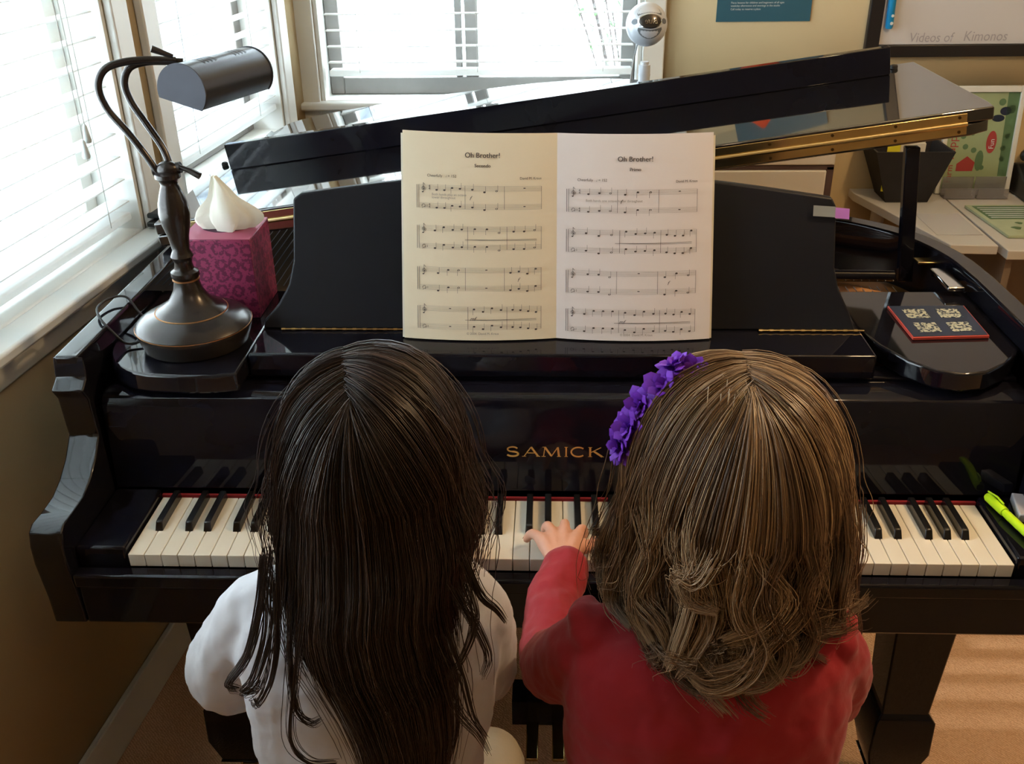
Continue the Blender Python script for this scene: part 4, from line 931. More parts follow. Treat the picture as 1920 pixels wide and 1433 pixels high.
for (a, b, r_) in ((.05, .06, .012), (.10, .04, .014), (.15, .075, .011), (.18, .03, .010), (.075, .10, .009)): mb.prism([(a + r_ * math.cos(t) * (1 + .3 * math.sin(3 * t)), b + r_ * math.sin(t)) for t in [2 * math.pi * i / 16 for i in range(16)]], .0082, .0086, T=gb)
obj('cover_figures', mb, 'green1', bkl)
tag(obj('white_sheet', MB().box(1.00, 1.12, 1.42, 1.60, DZ + .0006, DZ + .0014), 'board'), 'white printed sheet lying flat on the first desk beside the lid prop', 'paper')
#PEOPLE#
# ------------------------------------------------------------------ people
def limb(mb, pts, rad, flat=(1, 1), n=14, cap=True):
    """tapered tube with rounded ends"""
    P = catmull(pts, 5); m = len(pts) - 1
    R = [np.interp(i / 5, range(m + 1), rad) for i in range(len(P))]
    d0 = (P[0] - P[1]).normalized(); d1 = (P[-1] - P[-2]).normalized()
    pre = [P[0] + d0 * R[0] * math.sin(a) for a in (1.45, 1.0, .5)]; prr = [R[0] * math.cos(a) for a in (1.45, 1.0, .5)]
    post = [P[-1] + d1 * R[-1] * math.sin(a) for a in (.5, 1.0, 1.45)]; por = [R[-1] * math.cos(a) for a in (.5, 1.0, 1.45)]
    if not cap: pre, prr = [], []
    mb.tube(pre + P + post, prr + R + por, n, flat=flat)
def torso(mb, rings, n=28):
    """rings: (cx, cy, z, rx, ry)"""
    vs = []
    for cx, cy, z, rx, ry in rings:
        for j in range(n):
            a = 2 * math.pi * j / n; c, s = math.cos(a), math.sin(a)
            vs.append((cx + rx * math.copysign(abs(c) ** .85, c), cy + ry * math.copysign(abs(s) ** .85, s), z))
    k = len(rings)
    fs = [(i * n + j, i * n + (j + 1) % n, (i + 1) * n + (j + 1) % n, (i + 1) * n + j) for i in range(k - 1) for j in range(n)]
    fs += [tuple(range(n))[::-1], tuple(range((k - 1) * n, k * n))]
    if rings[0][2] > rings[-1][2]: fs = [f[::-1] for f in fs]
    mb.add(vs, fs)
def fused(name, mb, m, parent, voxel, smooth_it=6, disp=None):
    o = obj(name, mb, m, parent, smooth=None, clean=False)
    r = o.modifiers.new('fuse', 'REMESH'); r.mode = 'VOXEL'; r.voxel_size = voxel; r.use_smooth_shade = True
    s = o.modifiers.new('soften', 'SMOOTH'); s.factor = 0.5; s.iterations = smooth_it
    if disp:
        for k, (sc_, st) in enumerate(disp):
            t = bpy.data.textures.new(name + '_folds', 'CLOUDS'); t.noise_scale = sc_; t.noise_depth = 2
            d = o.modifiers.new('folds', 'DISPLACE'); d.texture = t; d.texture_coords = 'GLOBAL'; d.strength = st; d.mid_level = 0.5
    return o

def hand(mb, wrist, palm_dir, across, curl, spread, scale=1.0, right=False, lift=0.0):
    """child hand palm down: palm_dir to the fingers, across points to the THUMB side"""
    w = Vector(wrist); f = Vector(palm_dir).normalized(); a = Vector(across).normalized(); up = a.cross(f); 
    if up.z < 0: up = -up
    S = scale
    kn = w + f * 0.052 * S + up * 0.006
    # palm: flattened block through several short tubes
    for t, l in ((-1.0, .046), (-.36, .052), (.30, .054), (.95, .050)):
        limb(mb, [w + a * t * .012 * S, w + f * .026 * S + a * t * .020 * S + up * .003, w + f * l * S + a * t * .0255 * S + up * (.004 if abs(t) < .5 else .0)], [.0105 * S, .0110 * S, .0088 * S], n=12)
    tips = []
    for k, (t, L, sp) in enumerate(((-1.0, .033, -spread * 1.7), (-.36, .042, -spread * .55), (.30, .046, spread * .15), (.95, .041, spread * .9))):
        b = w + f * (.046, .052, .054, .050)[k] * S + a * t * .0255 * S + up * (.004 if abs(t) < .5 else .0)
        d = (f + a * sp).normalized(); c = curl[k]
        p1 = b + (d * math.cos(c * .3) + up * (.18 - .25 * c)) * L * .45 * S
        p2 = p1 + (d * math.cos(c * .9) - up * math.sin(c * .9)) * L * .34 * S
        p3 = p2 + (d * math.cos(c * 1.35) - up * math.sin(c * 1.35)) * L * .28 * S
        limb(mb, [b, p1, p2, p3], [.0078 * S, .0070 * S, .0064 * S, .0056 * S], n=12); tips.append((p3, (d * math.cos(c * 1.35) - up * math.sin(c * 1.35)), d * math.sin(c * 1.35) + up * math.cos(c * 1.35)))
    tb_ = w + f * .018 * S + a * .018 * S; td = (f * .55 + a * .85 - up * .22).normalized()
    q1 = tb_ + td * .022 * S; q2 = q1 + (f * .8 + a * .5 - up * .25).normalized() * .017 * S; q3 = q2 + (f * .95 + a * .15 - up * .25).normalized() * .013 * S
    limb(mb, [tb_, q1, q2, q3], [.0110 * S, .0092 * S, .0078 * S, .0066 * S], n=12)
    d_ = (f * .95 + a * .15 - up * .25).normalized(); tips.append((q3, d_, (up * .75 + a * .6)))
    return tips
def nails(tips, parent, S=1.0):
    for p, d, u in tips:
        d = d.normalized(); u = (u - d * u.dot(d)).normalized(); x = d.cross(u)
        mb = MB(); c = p + d * .0012
        vs = [c + x * (math.cos(a) * .0040 * S) + d * (math.sin(a) * .0045 * S) + u * (.0057 * S - abs(math.cos(a)) * .0012) for a in [2 * math.pi * i / 12 for i in range(12)]]
        mb.add(vs + [c + u * .0063 * S], [(i, (i + 1) % 12, 12) for i in range(12)]); obj('fingernail', mb, 'nail', parent, clean=False)

def face(mb, c, R, T):
    """adds ears, nose, brow, chin to the head in head space (y forward)"""
    def h(x, y, z): return Vector(c) + T @ Vector((x * R[0], y * R[1], z * R[2]))
    mb.ell(c, R, 32, 22, T=T)
    mb.ell(h(0, .30, -.52), (R[0] * .74, R[1] * .66, R[2] * .60), 24, 16, T=T)      # jaw
    mb.ell(h(0, .80, -.88), (.017, .014, .013), 12, 8, T=T)                         # chin
    limb(mb, [h(0, .96, .02), h(0, 1.06, -.16), h(0, 1.12, -.30)], [.006, .008, .0105])
    for s in (-1, 1):
        mb.ell(h(s * .11, 1.03, -.33), (.0065, .0065, .0055), 10, 8, T=T)
        mb.ell(h(s * .50, .74, -.28), (.022, .018, .022), 14, 10, T=T)              # cheek
        mb.ell(h(s * .38, .92, .16), (.022, .010, .009), 12, 8, T=T)                # brow
        mb.ell(h(s * 1.02, .02, -.16), (.007, .017, .026), 12, 10, T=T)             # ear
    mb.ell(h(0, .97, -.56), (.018, .009, .006), 12, 8, T=T); mb.ell(h(0, .96, -.63), (.016, .009, .006), 12, 8, T=T)
def face_parts(c, R, T, parent):
    def h(x, y, z): return Vector(c) + T @ Vector((x * R[0], y * R[1], z * R[2]))
    for s in (-1, 1):
        e = obj('eye', MB().ell(h(s * .38, .86, -.02), (.0115, .0105, .0095), 18, 12, T=T), 'eyew', parent)
        obj('iris', MB().ell(h(s * .38, .965, -.035), (.0055, .0030, .0055), 14, 10, T=T), 'eyeb', e)
    obj('lips', MB().ell(h(0, 1.04, -.565), (.0165, .0050, .0040), 14, 8, T=T).ell(h(0, 1.025, -.62), (.0145, .0055, .0045), 14, 8, T=T), 'lip', parent)

def slerp(a, b, t):
    d = np.clip(np.sum(a * b, -1, keepdims=True), -.9999, .9999); w = np.arccos(d); return (np.sin((1 - t) * w) * a + np.sin(t * w) * b) / np.sin(w)
def hair(name, parent, m, c, R, tables, root, zend, n, nclump, seed, rad=0.00045, wave=0.0, curl=0.0, clumping=.7, thmax=2.15, lift=0.012, fly=0.04, tipspread=0.0, extra=None, J1=11, J2=19, base=True, dist=None, locks=0.0):
    """strands slide over the skull from a parting line, then fall along the envelope given by tables
    tables: z, x_left, x_right, y_back, y_front (z descending)"""
    rg = np.random.RandomState(seed); c = np.array(c); R = np.array(R)
    tz = np.array(tables[0])[::-1]; tb = [np.array(t)[::-1] for t in tables[1:]]
    zeq = c[2] - 0.05 * R[2]
    def env(z): return [np.interp(z, tz, t) for t in tb]
    def strand_pts(th, depth, ze, J1, J2, q=None):
        th = th[:, None]; depth = depth[:, None]; ze = ze[:, None]
        if q is None: q = np.clip((np.abs(th) - 0.55) / 1.6, 0, 1)
        B, F = np.array(root[0]), np.array(root[1])
        B = B / np.linalg.norm(B); F = F / np.linalg.norm(F)
        a = slerp(np.broadcast_to(B, th.shape[:1] + (3,)), np.broadcast_to(F, th.shape[:1] + (3,)), np.clip(q, 1e-4, 1))
        e = np.concatenate([np.sin(th), -np.cos(th), -0.05 + 0 * th], 1); e /= np.linalg.norm(e, axis=1, keepdims=True)
        pts = []
        for j in range(J1):
            t = j / J1; d = slerp(a, e, t)
            l = lift * (0.35 + 0.65 * min(1, t * 2.5))
            pts.append(c + d * (R + l - depth))
        for j in range(J2):
            t = j / (J2 - 1); z = zeq + (ze - zeq) * t
            xl, xr, yb, yf = [k for k in env(z)]; cx = (xl + xr) / 2; s, co = np.sin(th), np.cos(th)
            # blend from skull ellipse to the tables
            kx = 1 + .38 * np.clip((.99 - z) / .10, 0, 1); sk = np.clip(s * kx, -1, 1); x = cx + np.where(s > 0, (xr - cx - depth) * sk, (cx - xl - depth) * sk); y0 = c[1]
            y = np.where(co > 0, y0 - (y0 - yb - depth) * co, y0 + (yf - y0 - depth) * -co)
            pe = c + e * (R + lift - depth); w = np.clip(t * 3.2, 0, 1); w = w * w * (3 - 2 * w)
            p = np.concatenate([x * w + pe[:, :1] * (1 - w), y * w + pe[:, 1:2] * (1 - w), z], 1); pts.append(p)
        return np.stack(pts, 1)            # n, J, 3
    J = J1 + J2; T_ = np.arange(J) / (J - 1)
    cth = rg.uniform(-thmax, thmax, nclump) if dist is None else dist(rg, nclump)
    cd = rg.uniform(0.0, 0.014, nclump) * (1 - .3 * np.abs(cth) / thmax); cz = zend(cth, rg); cp = rg.uniform(0, 6.28, nclump); cw = rg.uniform(.5, 1.3, nclump); ccol = rg.uniform(0, 1, nclump); cc = rg.uniform(-1, 1, nclump)
    sel = rg.uniform(0, 1, nclump) < locks; cd = np.where(sel, .001 - .25 * cd, cd); ccol = np.where(sel, .75 + .25 * ccol, ccol * (.8 if locks else 1)); cw = np.where(sel, cw * 1.25, cw); camp = np.where(sel, 1.8, 1.0)
    k = rg.randint(0, nclump, n)
    dth = rg.normal(0, 0.085, n) * np.where(sel[k], .6, 1); dd = rg.uniform(-.002, .010, n) * np.where(sel[k], .4, 1)
    th = cth[k] + dth; P = strand_pts(th, cd[k] + dd, cz[k] + rg.normal(0, .012, n), J1, J2)
    C = strand_pts(cth[k], cd[k], cz[k], J1, J2)
    w = (clumping * np.clip((T_ - .25) / .75, 0, 1) ** 1.1)[None, :, None]; P = P * (1 - w) + C * w
    P += rg.normal(0, 1, (n, 1, 3)) * (0.0014 + tipspread * T_[None, :, None] ** 2)
    low = np.clip((T_ - .38) / .62, 0, 1)[None, :]
    tx = np.stack([np.cos(th), np.sin(th), 0 * th], 1)[:, None, :]; nr = np.stack([np.sin(th), -np.cos(th), 0 * th], 1)[:, None, :]
    ph = cp[k][:, None] + T_[None, :] * (10.5 * cw[k][:, None]) + rg.normal(0, .25, (n, 1))
    P += tx * (np.sin(ph) * wave * low * camp[k][:, None])[..., None] + nr * (np.cos(ph * .9) * wave * .6 * low)[..., None]
    tip = np.clip((T_ - .78) / .22, 0, 1)[None, :] ** 1.6
    lo = tip * 2.6; P += tx * (curl * .55 * cc[k][:, None] * (1 - np.cos(lo)))[..., None] + np.array([0, 0, 1.0]) * (abs(curl) * .75 * np.abs(cc[k][:, None]) * (lo - np.sin(lo)) * .5)[..., None]
    fl = rg.uniform(0, 1, n) < fly; P[fl] += (rg.normal(0, 1, (fl.sum(), 1, 3)) * np.array([.010, .006, .004]) + nr[fl] * .008) * np.clip(T_ * 2, 0, 1)[None, :, None]
    col = np.clip(.5 * (ccol[k] + .3 * np.sin(cp[k])) + rg.normal(.25, .2, n), 0, 1)
    if extra is not None:
        P2, c2 = extra(rg, J); P = np.concatenate([P, P2]); col = np.concatenate([col, c2]); n = len(P)
    # triangular tubes
    tan = np.gradient(P, axis=1); tan /= np.linalg.norm(tan, axis=2, keepdims=True) + 1e-9
    ref = P - (c + np.array([0, 0, -.06])); ref = ref * np.array([1, 1, .45]); a = np.cross(tan, ref); a /= np.linalg.norm(a, axis=2, keepdims=True) + 1e-9; b = np.cross(tan, a)
    rr = rad * rg.uniform(.7, 1.35, (n, 1, 1)) * (1 - .65 * T_[None, :, None] ** 3)
    V = np.stack([P + (a * math.cos(w_) + b * math.sin(w_)) * rr for w_ in (0, 2.094, 4.189)], 2)   # n,J,3,3
    nv = n * J * 3; idx = np.arange(nv).reshape(n, J, 3)
    F = np.stack([np.stack([idx[:, :-1, q], idx[:, :-1, (q + 1) % 3], idx[:, 1:, (q + 1) % 3], idx[:, 1:, q]], -1) for q in range(3)], 2).reshape(-1, 4)
    V = V.reshape(-1, 3); cv = np.repeat(col, J * 3)
    if base:   # the dense mass beneath the loose strands
        nb = 90; tb_ = np.linspace(-thmax - .02, thmax + .02, nb); zz = np.array([zend(np.array([t]), None)[0] for t in tb_]) + .03
        G = strand_pts(tb_, np.full(nb, .011) + .0018 * np.sin(tb_ * 31), zz, J1, J2); bi = np.arange(nb * J).reshape(nb, J) + nv
        V = np.concatenate([V, G.reshape(-1, 3)]); cv = np.concatenate([cv, np.full(nb * J, .25)])
        F = np.concatenate([F, np.stack([bi[:-1, :-1], bi[1:, :-1], bi[1:, 1:], bi[:-1, 1:]], -1).reshape(-1, 4)])
    L = np.array(wloc(parent)); V = V - L
    me = bpy.data.meshes.new(name); me.vertices.add(len(V)); me.vertices.foreach_set('co', V.astype('f').ravel())
    me.loops.add(len(F) * 4); me.loops.foreach_set('vertex_index', F.astype('i').ravel()); me.polygons.add(len(F))
    me.polygons.foreach_set('loop_start', np.arange(0, len(F) * 4, 4, dtype='i')); me.polygons.foreach_set('loop_total', np.full(len(F), 4, 'i'))
    me.polygons.foreach_set('use_smooth', np.ones(len(F), bool)); me.update(calc_edges=True)
    at = me.attributes.new('strand', 'FLOAT', 'POINT'); at.data.foreach_set('value', cv.astype('f'))
    return link_mesh(name, me, [M[m]], parent, L)

# ---- girl in white, dark hair
gl = thing('person', 'girl in a white long-sleeved blouse with long straight dark hair, seated at the left', 'person', (-0.21, -0.29, 0.43))
hc, hr = (-0.195, -0.268, 1.078), (.078, .092, .100); HT = Matrix.Rotation(math.radians(-24), 3, 'X')
body = MB(); face(body, hc, hr, HT)
limb(body, [(-.197, -.285, 1.02), (-.202, -.300, .95)], [.036, .042])
torso(body, [(-.205, -.300, .95, .060, .045), (-.208, -.302, .925, .120, .060), (-.210, -.305, .87, .130, .070), (-.212, -.31, .78, .118, .070), (-.215, -.315, .68, .108, .068), (-.215, -.315, .60, .115, .075), (-.215, -.31, .50, .130, .090), (-.215, -.31, .46, .120, .085)])
AL_ = [(-.312, -.290, .908), (-.355, -.262, .83), (-.374, -.235, .762), (-.335, -.14, .765), (-.262, -.045, .775)]
AR_ = [(-.112, -.285, .908), (-.100, -.255, .83), (-.100, -.225, .765), (-.11, -.13, .77), (-.150, -.045, .775)]
for A in (AL_, AR_): limb(body, A, [.030, .031, .028, .025, .019])
tl = hand(body, (-.258, -.040, .776), (.10, 1, -.04), (1, -.1, 0), (.9, .8, .8, .9), .25, .92)
tr = hand(body, (-.154, -.040, .776), (-.10, 1, -.04), (-1, -.1, 0), (.9, .8, .8, .9), .25, .92)
for s, x0 in ((-1, -.285), (1, -.120)):
    limb(body, [(x0, -.33, .503), (x0 + s * .012, -.21, .500), (x0 + s * .018, -.105, .462)], [.070, .060, .043]); limb(body, [(x0 + s * .018, -.105, .455), (x0 + s * .015, -.075, .32), (x0 + s * .01, -.08, .10)], [.046, .044, .028])
    limb(body, [(x0 + s * .01, -.09, .06), (x0 + s * .012, -.04, .045), (x0 + s * .014, .03, .035)], [.030, .028, .020])
bo = fused('body', body, 'skin', gl, .0036, 3); face_parts(hc, hr, HT, bo); nails(tl + tr, bo, .92)
sh = MB()
torso(sh, [(-.204, -.300, .962, .058, .050), (-.206, -.302, .945, .095, .062), (-.208, -.304, .918, .128, .073), (-.210, -.308, .86, .138, .083), (-.212, -.313, .79, .132, .084), (-.215, -.318, .72, .124, .082), (-.215, -.320, .66, .120, .083), (-.215, -.318, .58, .132, .095), (-.215, -.31, .50, .148, .108), (-.215, -.31, .48, .148, .108)])
limb(sh, [(-.305, -.296, .914), (-.335, -.287, .885), (-.366, -.268, .82), (-.386, -.250, .772), (-.374, -.222, .758), (-.34, -.15, .765), (-.285, -.072, .775)], [.038, .042, .048, .052, .047, .036, .026])
limb(sh, [(-.118, -.292, .922), (-.100, -.280, .892), (-.096, -.262, .83), (-.099, -.245, .775), (-.100, -.215, .762), (-.10, -.15, .768), (-.135, -.072, .775)], [.038, .041, .042, .043, .040, .034, .026])
fused('blouse', sh, 'shirtw', gl, .0052, 5, [(.05, .010), (.018, .003)])
sm = MB(); sm.tube(catmull([(-.345, -.325, .945), (-.356, -.338, .90), (-.352, -.350, .85), (-.345, -.352, .80)], 6), .0016, 6)
lg_ = MB()
for s, x0 in ((-1, -.285), (1, -.120)):
    limb(lg_, [(x0, -.33, .505), (x0 + s * .012, -.21, .502), (x0 + s * .018, -.105, .464)], [.0735, .064, .047]); limb(lg_, [(x0 + s * .018, -.103, .455), (x0 + s * .015, -.075, .32), (x0 + s * .01, -.08, .10)], [.050, .048, .033])
fused('leggings', lg_, 'legging', gl, .006, 4)
for s, x0 in ((-1, -.285), (1, -.120)): obj('shoe', MB().ell((x0 + s * .012, -.045, .034), (.036, .085, .036)), 'shoe', gl)

zs = [1.20, 1.185, 1.168, 1.138, 1.080, 1.030, 1.000, .962, .913, .879, .817, .76, .70]
LX = [-.19, -.205, -.222, -.258, -.290, -.301, -.296, -.289, -.270, -.250, -.226, -.215, -.20]
RX = [-.17, -.150, -.135, -.111, -.093, -.087, -.090, -.106, -.111, -.107, -.109, -.12, -.14]
YB_ = [-.30, -.31, -.32, -.34, -.372, -.385, -.396, -.405, -.412, -.414, -.418, -.42, -.422]
YF_ = [-.20] * 4 + [-.195, -.195, -.20, -.20, -.21, -.22, -.23, -.24, -.25]
def zendL(th, rg):
    b = np.where(np.abs(th) < 1.0, .735, np.where(np.abs(th) < 1.5, .84, .90)); b = b + np.where(th < -.6, .02, 0)
    return b + (rg.normal(0, .03, len(th)) if rg is not None else 0)
def strayL(rg, J):
    out = []; cols = []
    guides = [([(-.285, -.36, 1.02), (-.292, -.378, .975), (-.305, -.395, .93), (-.327, -.402, .898), (-.318, -.404, .893)], 34), ([(-.282, -.37, 1.0), (-.285, -.39, .95), (-.300, -.402, .905), (-.312, -.405, .890), (-.300, -.404, .893), (-.293, -.404, .905)], 26),
              ([(-.275, -.38, 1.0), (-.277, -.395, .95), (-.286, -.405, .905), (-.300, -.408, .878), (-.303, -.408, .884)], 26), ([(-.262, -.39, .98), (-.264, -.405, .92), (-.262, -.412, .875), (-.250, -.413, .858), (-.240, -.412, .862)], 24),
              ([(-.250, -.395, .97), (-.262, -.41, .90), (-.270, -.416, .84), (-.255, -.418, .812), (-.228, -.418, .812)], 18), ([(-.10, -.36, 1.02), (-.085, -.37, .985), (-.070, -.368, .965), (-.062, -.362, .945)], 22),
              ([(-.10, -.37, 1.0), (-.090, -.385, .965), (-.100, -.40, .935), (-.115, -.41, .915)], 20), ([(-.115, -.395, .96), (-.10, -.405, .91), (-.092, -.41, .87), (-.080, -.412, .845)], 18),
              ([(-.118, -.40, .93), (-.108, -.41, .88), (-.088, -.414, .85), (-.078, -.414, .825)], 14), ([(-.11, -.37, .99), (-.088, -.385, .955), (-.078, -.39, .925), (-.083, -.395, .905)], 16)]
    for g, k in guides:
        C = np.array([tuple(p) for p in catmull(g, 12)]); C = C[np.linspace(0, len(C) - 1, J).astype(int)]
        for _ in range(k):
            o_ = rg.normal(0, 1, 3) * .0022; out.append(C + o_ * np.linspace(1.6, .8, J)[:, None] + np.array([0, .004, 0])); cols.append(rg.uniform(.1, .7))
    return np.array(out), np.array(cols)
hair('hair', gl, 'hairD', hc, (.083, .097, .104), (zs, LX, RX, YB_, YF_), ((-.05, -.55, .80), (-.30, .55, .80)), zendL, 10500, 300, 5, rad=.00044, wave=.0022, clumping=.42, lift=.010, fly=.05, tipspread=.002, extra=strayL)['label'] = 'long straight dark brown hair'

# ---- girl in red, light brown wavy hair with purple flowers
gr = thing('person', 'girl in a red top with wavy light brown hair and purple flowers, seated right', 'person', (0.13, -0.37, 0.43))
hc, hr = (0.148, -0.320, 1.092), (.078, .092, .100); HT = Matrix.Rotation(math.radians(-22), 3, 'X')
body = MB(); face(body, hc, hr, HT)
limb(body, [(.145, -.345, 1.03), (.135, -.365, .955)], [.036, .042])
torso(body, [(.132, -.365, .955, .060, .045), (.130, -.366, .93, .115, .060), (.130, -.37, .87, .128, .070), (.130, -.372, .78, .118, .072), (.13, -.375, .68, .110, .070), (.13, -.375, .60, .115, .075), (.13, -.37, .50, .130, .090), (.13, -.37, .46, .120, .085)])
AL_ = [(.024, -.350, .905), (-.004, -.300, .835), (-.017, -.235, .778), (-.012, -.13, .770), (.001, -.042, .774)]
AR_ = [(.246, -.350, .905), (.268, -.315, .84), (.272, -.27, .775), (.26, -.15, .780), (.235, -.045, .783)]
for A in (AL_, AR_): limb(body, A, [.036, .034, .030, .026, .019])
tl = hand(body, (-.003, -.036, .774), (-.06, 1, -.10), (1, .06, 0), (.75, .70, .70, .75), .46, 1.04)
tr = hand(body, (.233, -.036, .780), (-.05, 1, -.04), (-1, -.1, 0), (.9, .8, .8, .9), .25, .95)
for s, x0 in ((-1, .070), (1, .215)):
    limb(body, [(x0, -.38, .503), (x0 + s * .012, -.26, .500), (x0 + s * .018, -.14, .462)], [.070, .060, .043]); limb(body, [(x0 + s * .018, -.14, .455), (x0 + s * .015, -.11, .32), (x0 + s * .01, -.12, .10)], [.046, .044, .028])
    limb(body, [(x0 + s * .01, -.13, .06), (x0 + s * .012, -.08, .045), (x0 + s * .014, -.01, .035)], [.030, .028, .020])
bo = fused('body', body, 'skin', gr, .0032, 2); face_parts(hc, hr, HT, bo); nails(tl + tr, bo)
sh = MB()
torso(sh, [(.133, -.365, .966, .062, .052), (.132, -.366, .950, .095, .062), (.131, -.368, .925, .130, .072), (.131, -.372, .88, .139, .082), (.132, -.378, .80, .134, .086), (.130, -.380, .72, .128, .084), (.13, -.382, .66, .124, .085), (.13, -.38, .58, .132, .095), (.13, -.37, .50, .148, .108), (.13, -.37, .48, .148, .108)])
limb(sh, [(.034, -.356, .918), (.014, -.345, .893), (-.006, -.305, .840), (-.015, -.250, .785), (-.018, -.200, .772), (-.016, -.13, .770), (-.002, -.078, .772), (.001, -.060, .772)], [.038, .042, .041, .038, .036, .034, .0315, .032])
limb(sh, [(.235, -.356, .920), (.254, -.35, .895), (.268, -.325, .840), (.270, -.28, .785), (.264, -.20, .780), (.262, -.15, .780), (.240, -.06, .783)], [.038, .040, .040, .040, .037, .033, .027])
for s, x_ in ((-1, .022), (1, .250)):     # gathered shoulder seam
    for i in range(9):
        a = -1.2 + 2.4 * i / 8; sh.ell((x_ + s * .012 * math.cos(a), -.352 + .030 * math.sin(a), .945 - .010 * abs(math.sin(a))), (.013, .0075, .013), 10, 8)
fused('red_top', sh, 'shirtr', gr, .0046, 4, [(.045, .009), (.016, .0028)])
lg_ = MB()
for s, x0 in ((-1, .070), (1, .215)):
    limb(lg_, [(x0, -.38, .505), (x0 + s * .012, -.26, .502), (x0 + s * .018, -.14, .464)], [.0735, .064, .047]); limb(lg_, [(x0 + s * .018, -.138, .455), (x0 + s * .015, -.11, .32), (x0 + s * .01, -.12, .10)], [.052, .050, .034])
fused('trousers', lg_, 'jean', gr, .006, 4)
for s, x0 in ((-1, .070), (1, .215)): obj('shoe', MB().ell((x0 + s * .012, -.085, .034), (.036, .085, .036)), 'shoe', gr)
zs = [1.215, 1.200, 1.190, 1.146, 1.090, 1.050, 1.007, .985, .960, .940, .90]
LX = [.13, .115, .102, .066, .047, .044, .033, .033, .050, .07, .10]
RX = [.17, .185, .198, .234, .248, .252, .254, .250, .232, .21, .18]
YB_ = [-.34, -.35, -.355, -.38, -.415, -.430, -.442, -.455, -.466, -.470, -.472]
YF_ = [-.25] * 4 + [-.235] * 3 + [-.25, -.27, -.28, -.29]
def zendR(th, rg):
    b = .972 + .012 * np.clip(np.abs(th) - .8, 0, 2) + .010 * th
    return b + (rg.normal(0, .013, len(th)) if rg is not None else 0)
LOCKS = [([(0.1301, -0.3644, 1.188), (0.1234, -0.3861, 1.1493), (0.1316, -0.4106, 1.1128), (0.1422, -0.4291, 1.0832), (0.1367, -0.4397, 1.0528), (0.1445, -0.4479, 1.0258), (0.163, -0.4491, 1.0156)], 1),
([(0.1515, -0.3712, 1.1818), (0.1603, -0.3923, 1.1431), (0.1487, -0.4166, 1.1065), (0.1556, -0.4319, 1.0747), (0.1797, -0.437, 1.0457), (0.1628, -0.4478, 1.0202), (0.1322, -0.4528, 1.0067)], 1),
([(0.1008, -0.3633, 1.1666), (0.0795, -0.3784, 1.1225), (0.0753, -0.3989, 1.0816), (0.0616, -0.3997, 1.036), (0.0598, -0.4119, 1.0044), (0.0704, -0.4319, 0.9891)], 1),
([(0.1131, -0.3739, 1.1625), (0.1044, -0.395, 1.1231), (0.0958, -0.4133, 1.087), (0.1008, -0.4282, 1.054), (0.0974, -0.4354, 1.0255), (0.0873, -0.4444, 0.9919), (0.0817, -0.4442, 0.9734)], 1),
([(0.0757, -0.3568, 1.1466), (0.0546, -0.3632, 1.0953), (0.051, -0.3719, 1.0554), (0.0385, -0.3696, 1.0113), (0.0388, -0.3786, 0.9877), (0.0515, -0.4066, 0.9873)], 0.7),
([(0.179, -0.3709, 1.1716), (0.1926, -0.3911, 1.1321), (0.1873, -0.4152, 1.0952), (0.1988, -0.4241, 1.058), (0.1908, -0.4367, 1.0283), (0.168, -0.4494, 1.0102), (0.1453, -0.4622, 0.9921), (0.1149, -0.4627, 0.9829)], 0.7),
([(0.2083, -0.3725, 1.1468), (0.225, -0.3845, 1.101), (0.2307, -0.3967, 1.0537), (0.2249, -0.4117, 1.0192), (0.2706, -0.3199, 0.8934), (0.2667, -0.3195, 0.8644), (0.204, -0.4405, 0.9877)], 0.45),
([(0.2393, -0.3721, 1.0869), (0.2699, -0.3192, 1.0001), (0.2734, -0.3193, 0.948), (0.2854, -0.3199, 0.9008), (0.2773, -0.3198, 0.865), (0.2634, -0.3198, 0.8683)], 0.4),
([(0.1379, -0.4202, 1.0983), (0.1515, -0.4353, 1.0663), (0.1441, -0.4453, 1.035), (0.1589, -0.4547, 1.0031), (0.1454, -0.4684, 0.9802), (0.1195, -0.4698, 0.9689), (0.1024, -0.4607, 0.9747)], 0.8),
([(0.0918, -0.3997, 1.1045), (0.0879, -0.4142, 1.0709), (0.1093, -0.4323, 1.0519), (0.1144, -0.4444, 1.0221), (0.1021, -0.452, 0.9934), (0.0901, -0.4527, 0.9695)], 0.9),
([(0.1644, -0.4082, 1.1168), (0.1731, -0.4231, 1.09), (0.1606, -0.4363, 1.0616), (0.1665, -0.4437, 1.034), (0.1827, -0.4472, 1.0025), (0.1684, -0.4633, 0.9817), (0.1454, -0.4695, 0.9782)], 0.6),
([(0.1209, -0.4266, 1.081), (0.1048, -0.4283, 1.0598), (0.0923, -0.4211, 1.0595), (0.1011, -0.4328, 1.0408), (0.1224, -0.4417, 1.0372)], 0.9),
([(0.0668, -0.3849, 1.0938), (0.0716, -0.4019, 1.0612), (0.0596, -0.404, 1.0217), (0.0766, -0.4266, 1.0116), (0.0851, -0.4416, 0.9953)], 0.8),
([(0.1875, -0.4061, 1.1103), (0.2031, -0.4156, 1.0737), (0.1891, -0.4331, 1.0482), (0.2028, -0.434, 1.0087), (0.1878, -0.4518, 0.989), (0.1634, -0.4608, 0.9911)], 0.5),]
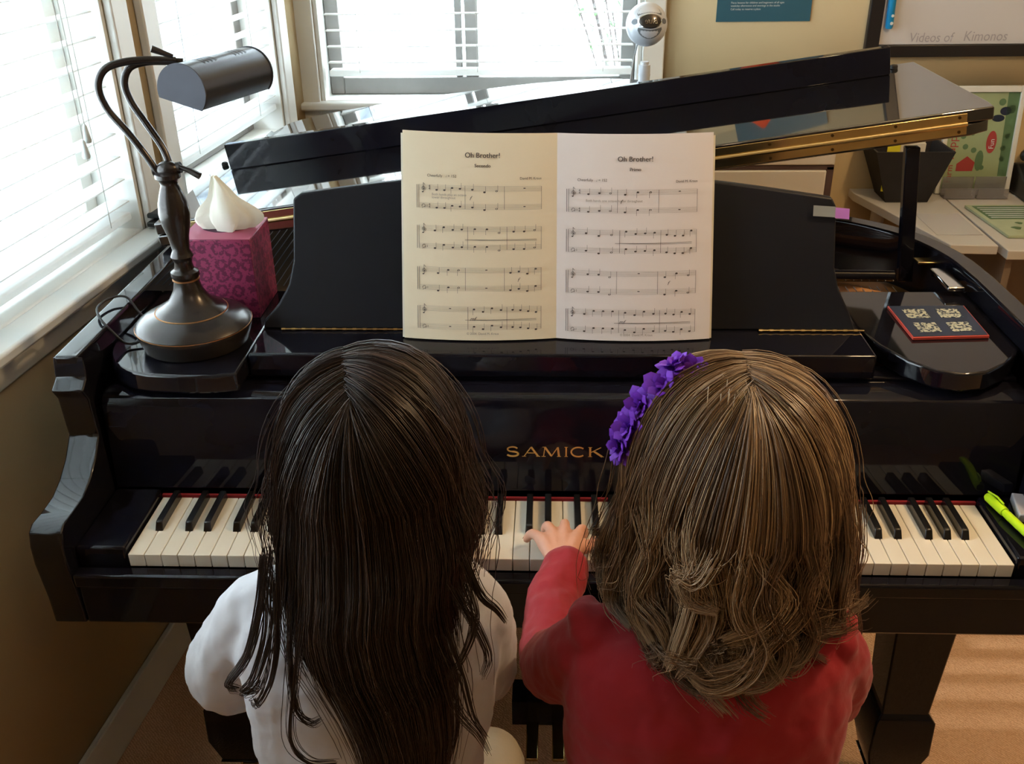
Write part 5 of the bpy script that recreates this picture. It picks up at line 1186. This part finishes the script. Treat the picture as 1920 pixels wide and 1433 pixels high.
def locksR(rg, J):
    out = []; cols = []
    for g, lightness in LOCKS:
        for sub in range(2):
            off = rg.normal(0, .004, 3) * sub; C = np.array([tuple(p) for p in catmull(g, 12)]); C = C[np.linspace(0, len(C) - 1, J).astype(int)] + off
            C = (C + np.roll(C, 1, 0) + np.roll(C, -1, 0)) / 3; C[0] = C[1] * 2 - C[2]; C[-1] = C[-2] * 2 - C[-3]
            w = np.interp(np.linspace(0, 1, J), [0, .3, .8, 1], [2.6, 1.6, 1.1, .5])[:, None]
            C[:, 1] += np.interp(np.linspace(0, 1, J), [0, .15, 1], [.012, .002, .0])
            for _ in range(42):
                out.append(C + rg.normal(0, 1, 3) * .0030 * w); cols.append(np.clip(lightness * rg.uniform(.75, 1.1), 0, 1))
    return np.array(out), np.array(cols)
hair('hair', gr, 'hairL', hc, (.085, .099, .104), (zs, LX, RX, YB_, YF_), ((.02, -.30, .93), (.05, .60, .80)), zendR, 11000, 230, 9, rad=.00048, wave=.0150, curl=.038, clumping=.86, lift=.015, fly=.02, tipspread=.001, locks=.16, extra=locksR)['label'] = 'wavy shoulder-length light brown hair'
hb = bpy.data.objects.new('flower_headband', None); COL.objects.link(hb); hb.parent = gr; hb.location = Vector((.075, -.30, 1.17)) - wloc(gr)
obj('band', MB().tube(catmull([(.048, -.285, 1.08), (.052, -.30, 1.13), (.078, -.30, 1.172), (.108, -.30, 1.188)], 6), .003, 8), 'purple', hb)
def flower(c, nrm, r):
    mb = MB(); N_ = Vector(nrm).normalized(); X = N_.orthogonal().normalized(); Y = N_.cross(X); C = Vector(c)
    for lay, (k, l, el) in enumerate(((9, 1.0, .25), (8, .85, .65), (6, .62, 1.05), (4, .4, 1.35))):
        for i in range(k):
            a = 2 * math.pi * (i + .5 * (lay % 2)) / k + rnd(-.15, .15); d = (X * math.cos(a) + Y * math.sin(a)); e_ = el + rnd(-.2, .2)
            t = d.cross(N_); L_ = r * l * rnd(.85, 1.15); w_ = L_ * .36
            ax_ = d * math.cos(e_) + N_ * math.sin(e_); nn = ax_.cross(t)
            pts = [C, C + ax_ * L_ * .5 + t * w_ + nn * .001, C + ax_ * L_ * .85 + t * w_ * .75 - nn * .001, C + ax_ * L_ * 1.05, C + ax_ * L_ * .85 - t * w_ * .75 - nn * .001, C + ax_ * L_ * .5 - t * w_ + nn * .001, C + ax_ * L_ * .55 - nn * .0022]
            th_ = nn * .0005
            mb.add(pts + [p + th_ for p in pts], [(0, 1, 6), (1, 2, 6), (2, 3, 6), (3, 4, 6), (4, 5, 6), (5, 0, 6), (7, 13, 8), (8, 13, 9), (9, 13, 10), (10, 13, 11), (11, 13, 12), (12, 13, 7)])
    obj('flower', mb, 'purple', hb, smooth=None, clean=False)
for c_, n_, r_ in (((.104, -.312, 1.190), (-.3, -.5, .8), .020), ((.082, -.316, 1.178), (-.5, -.5, .7), .021), ((.063, -.316, 1.158), (-.7, -.5, .5), .020), ((.053, -.322, 1.140), (-.8, -.5, .3), .020), ((.046, -.322, 1.122), (-.9, -.4, .1), .019), ((.092, -.305, 1.192), (-.4, .1, .9), .018)): flower(c_, n_, r_)
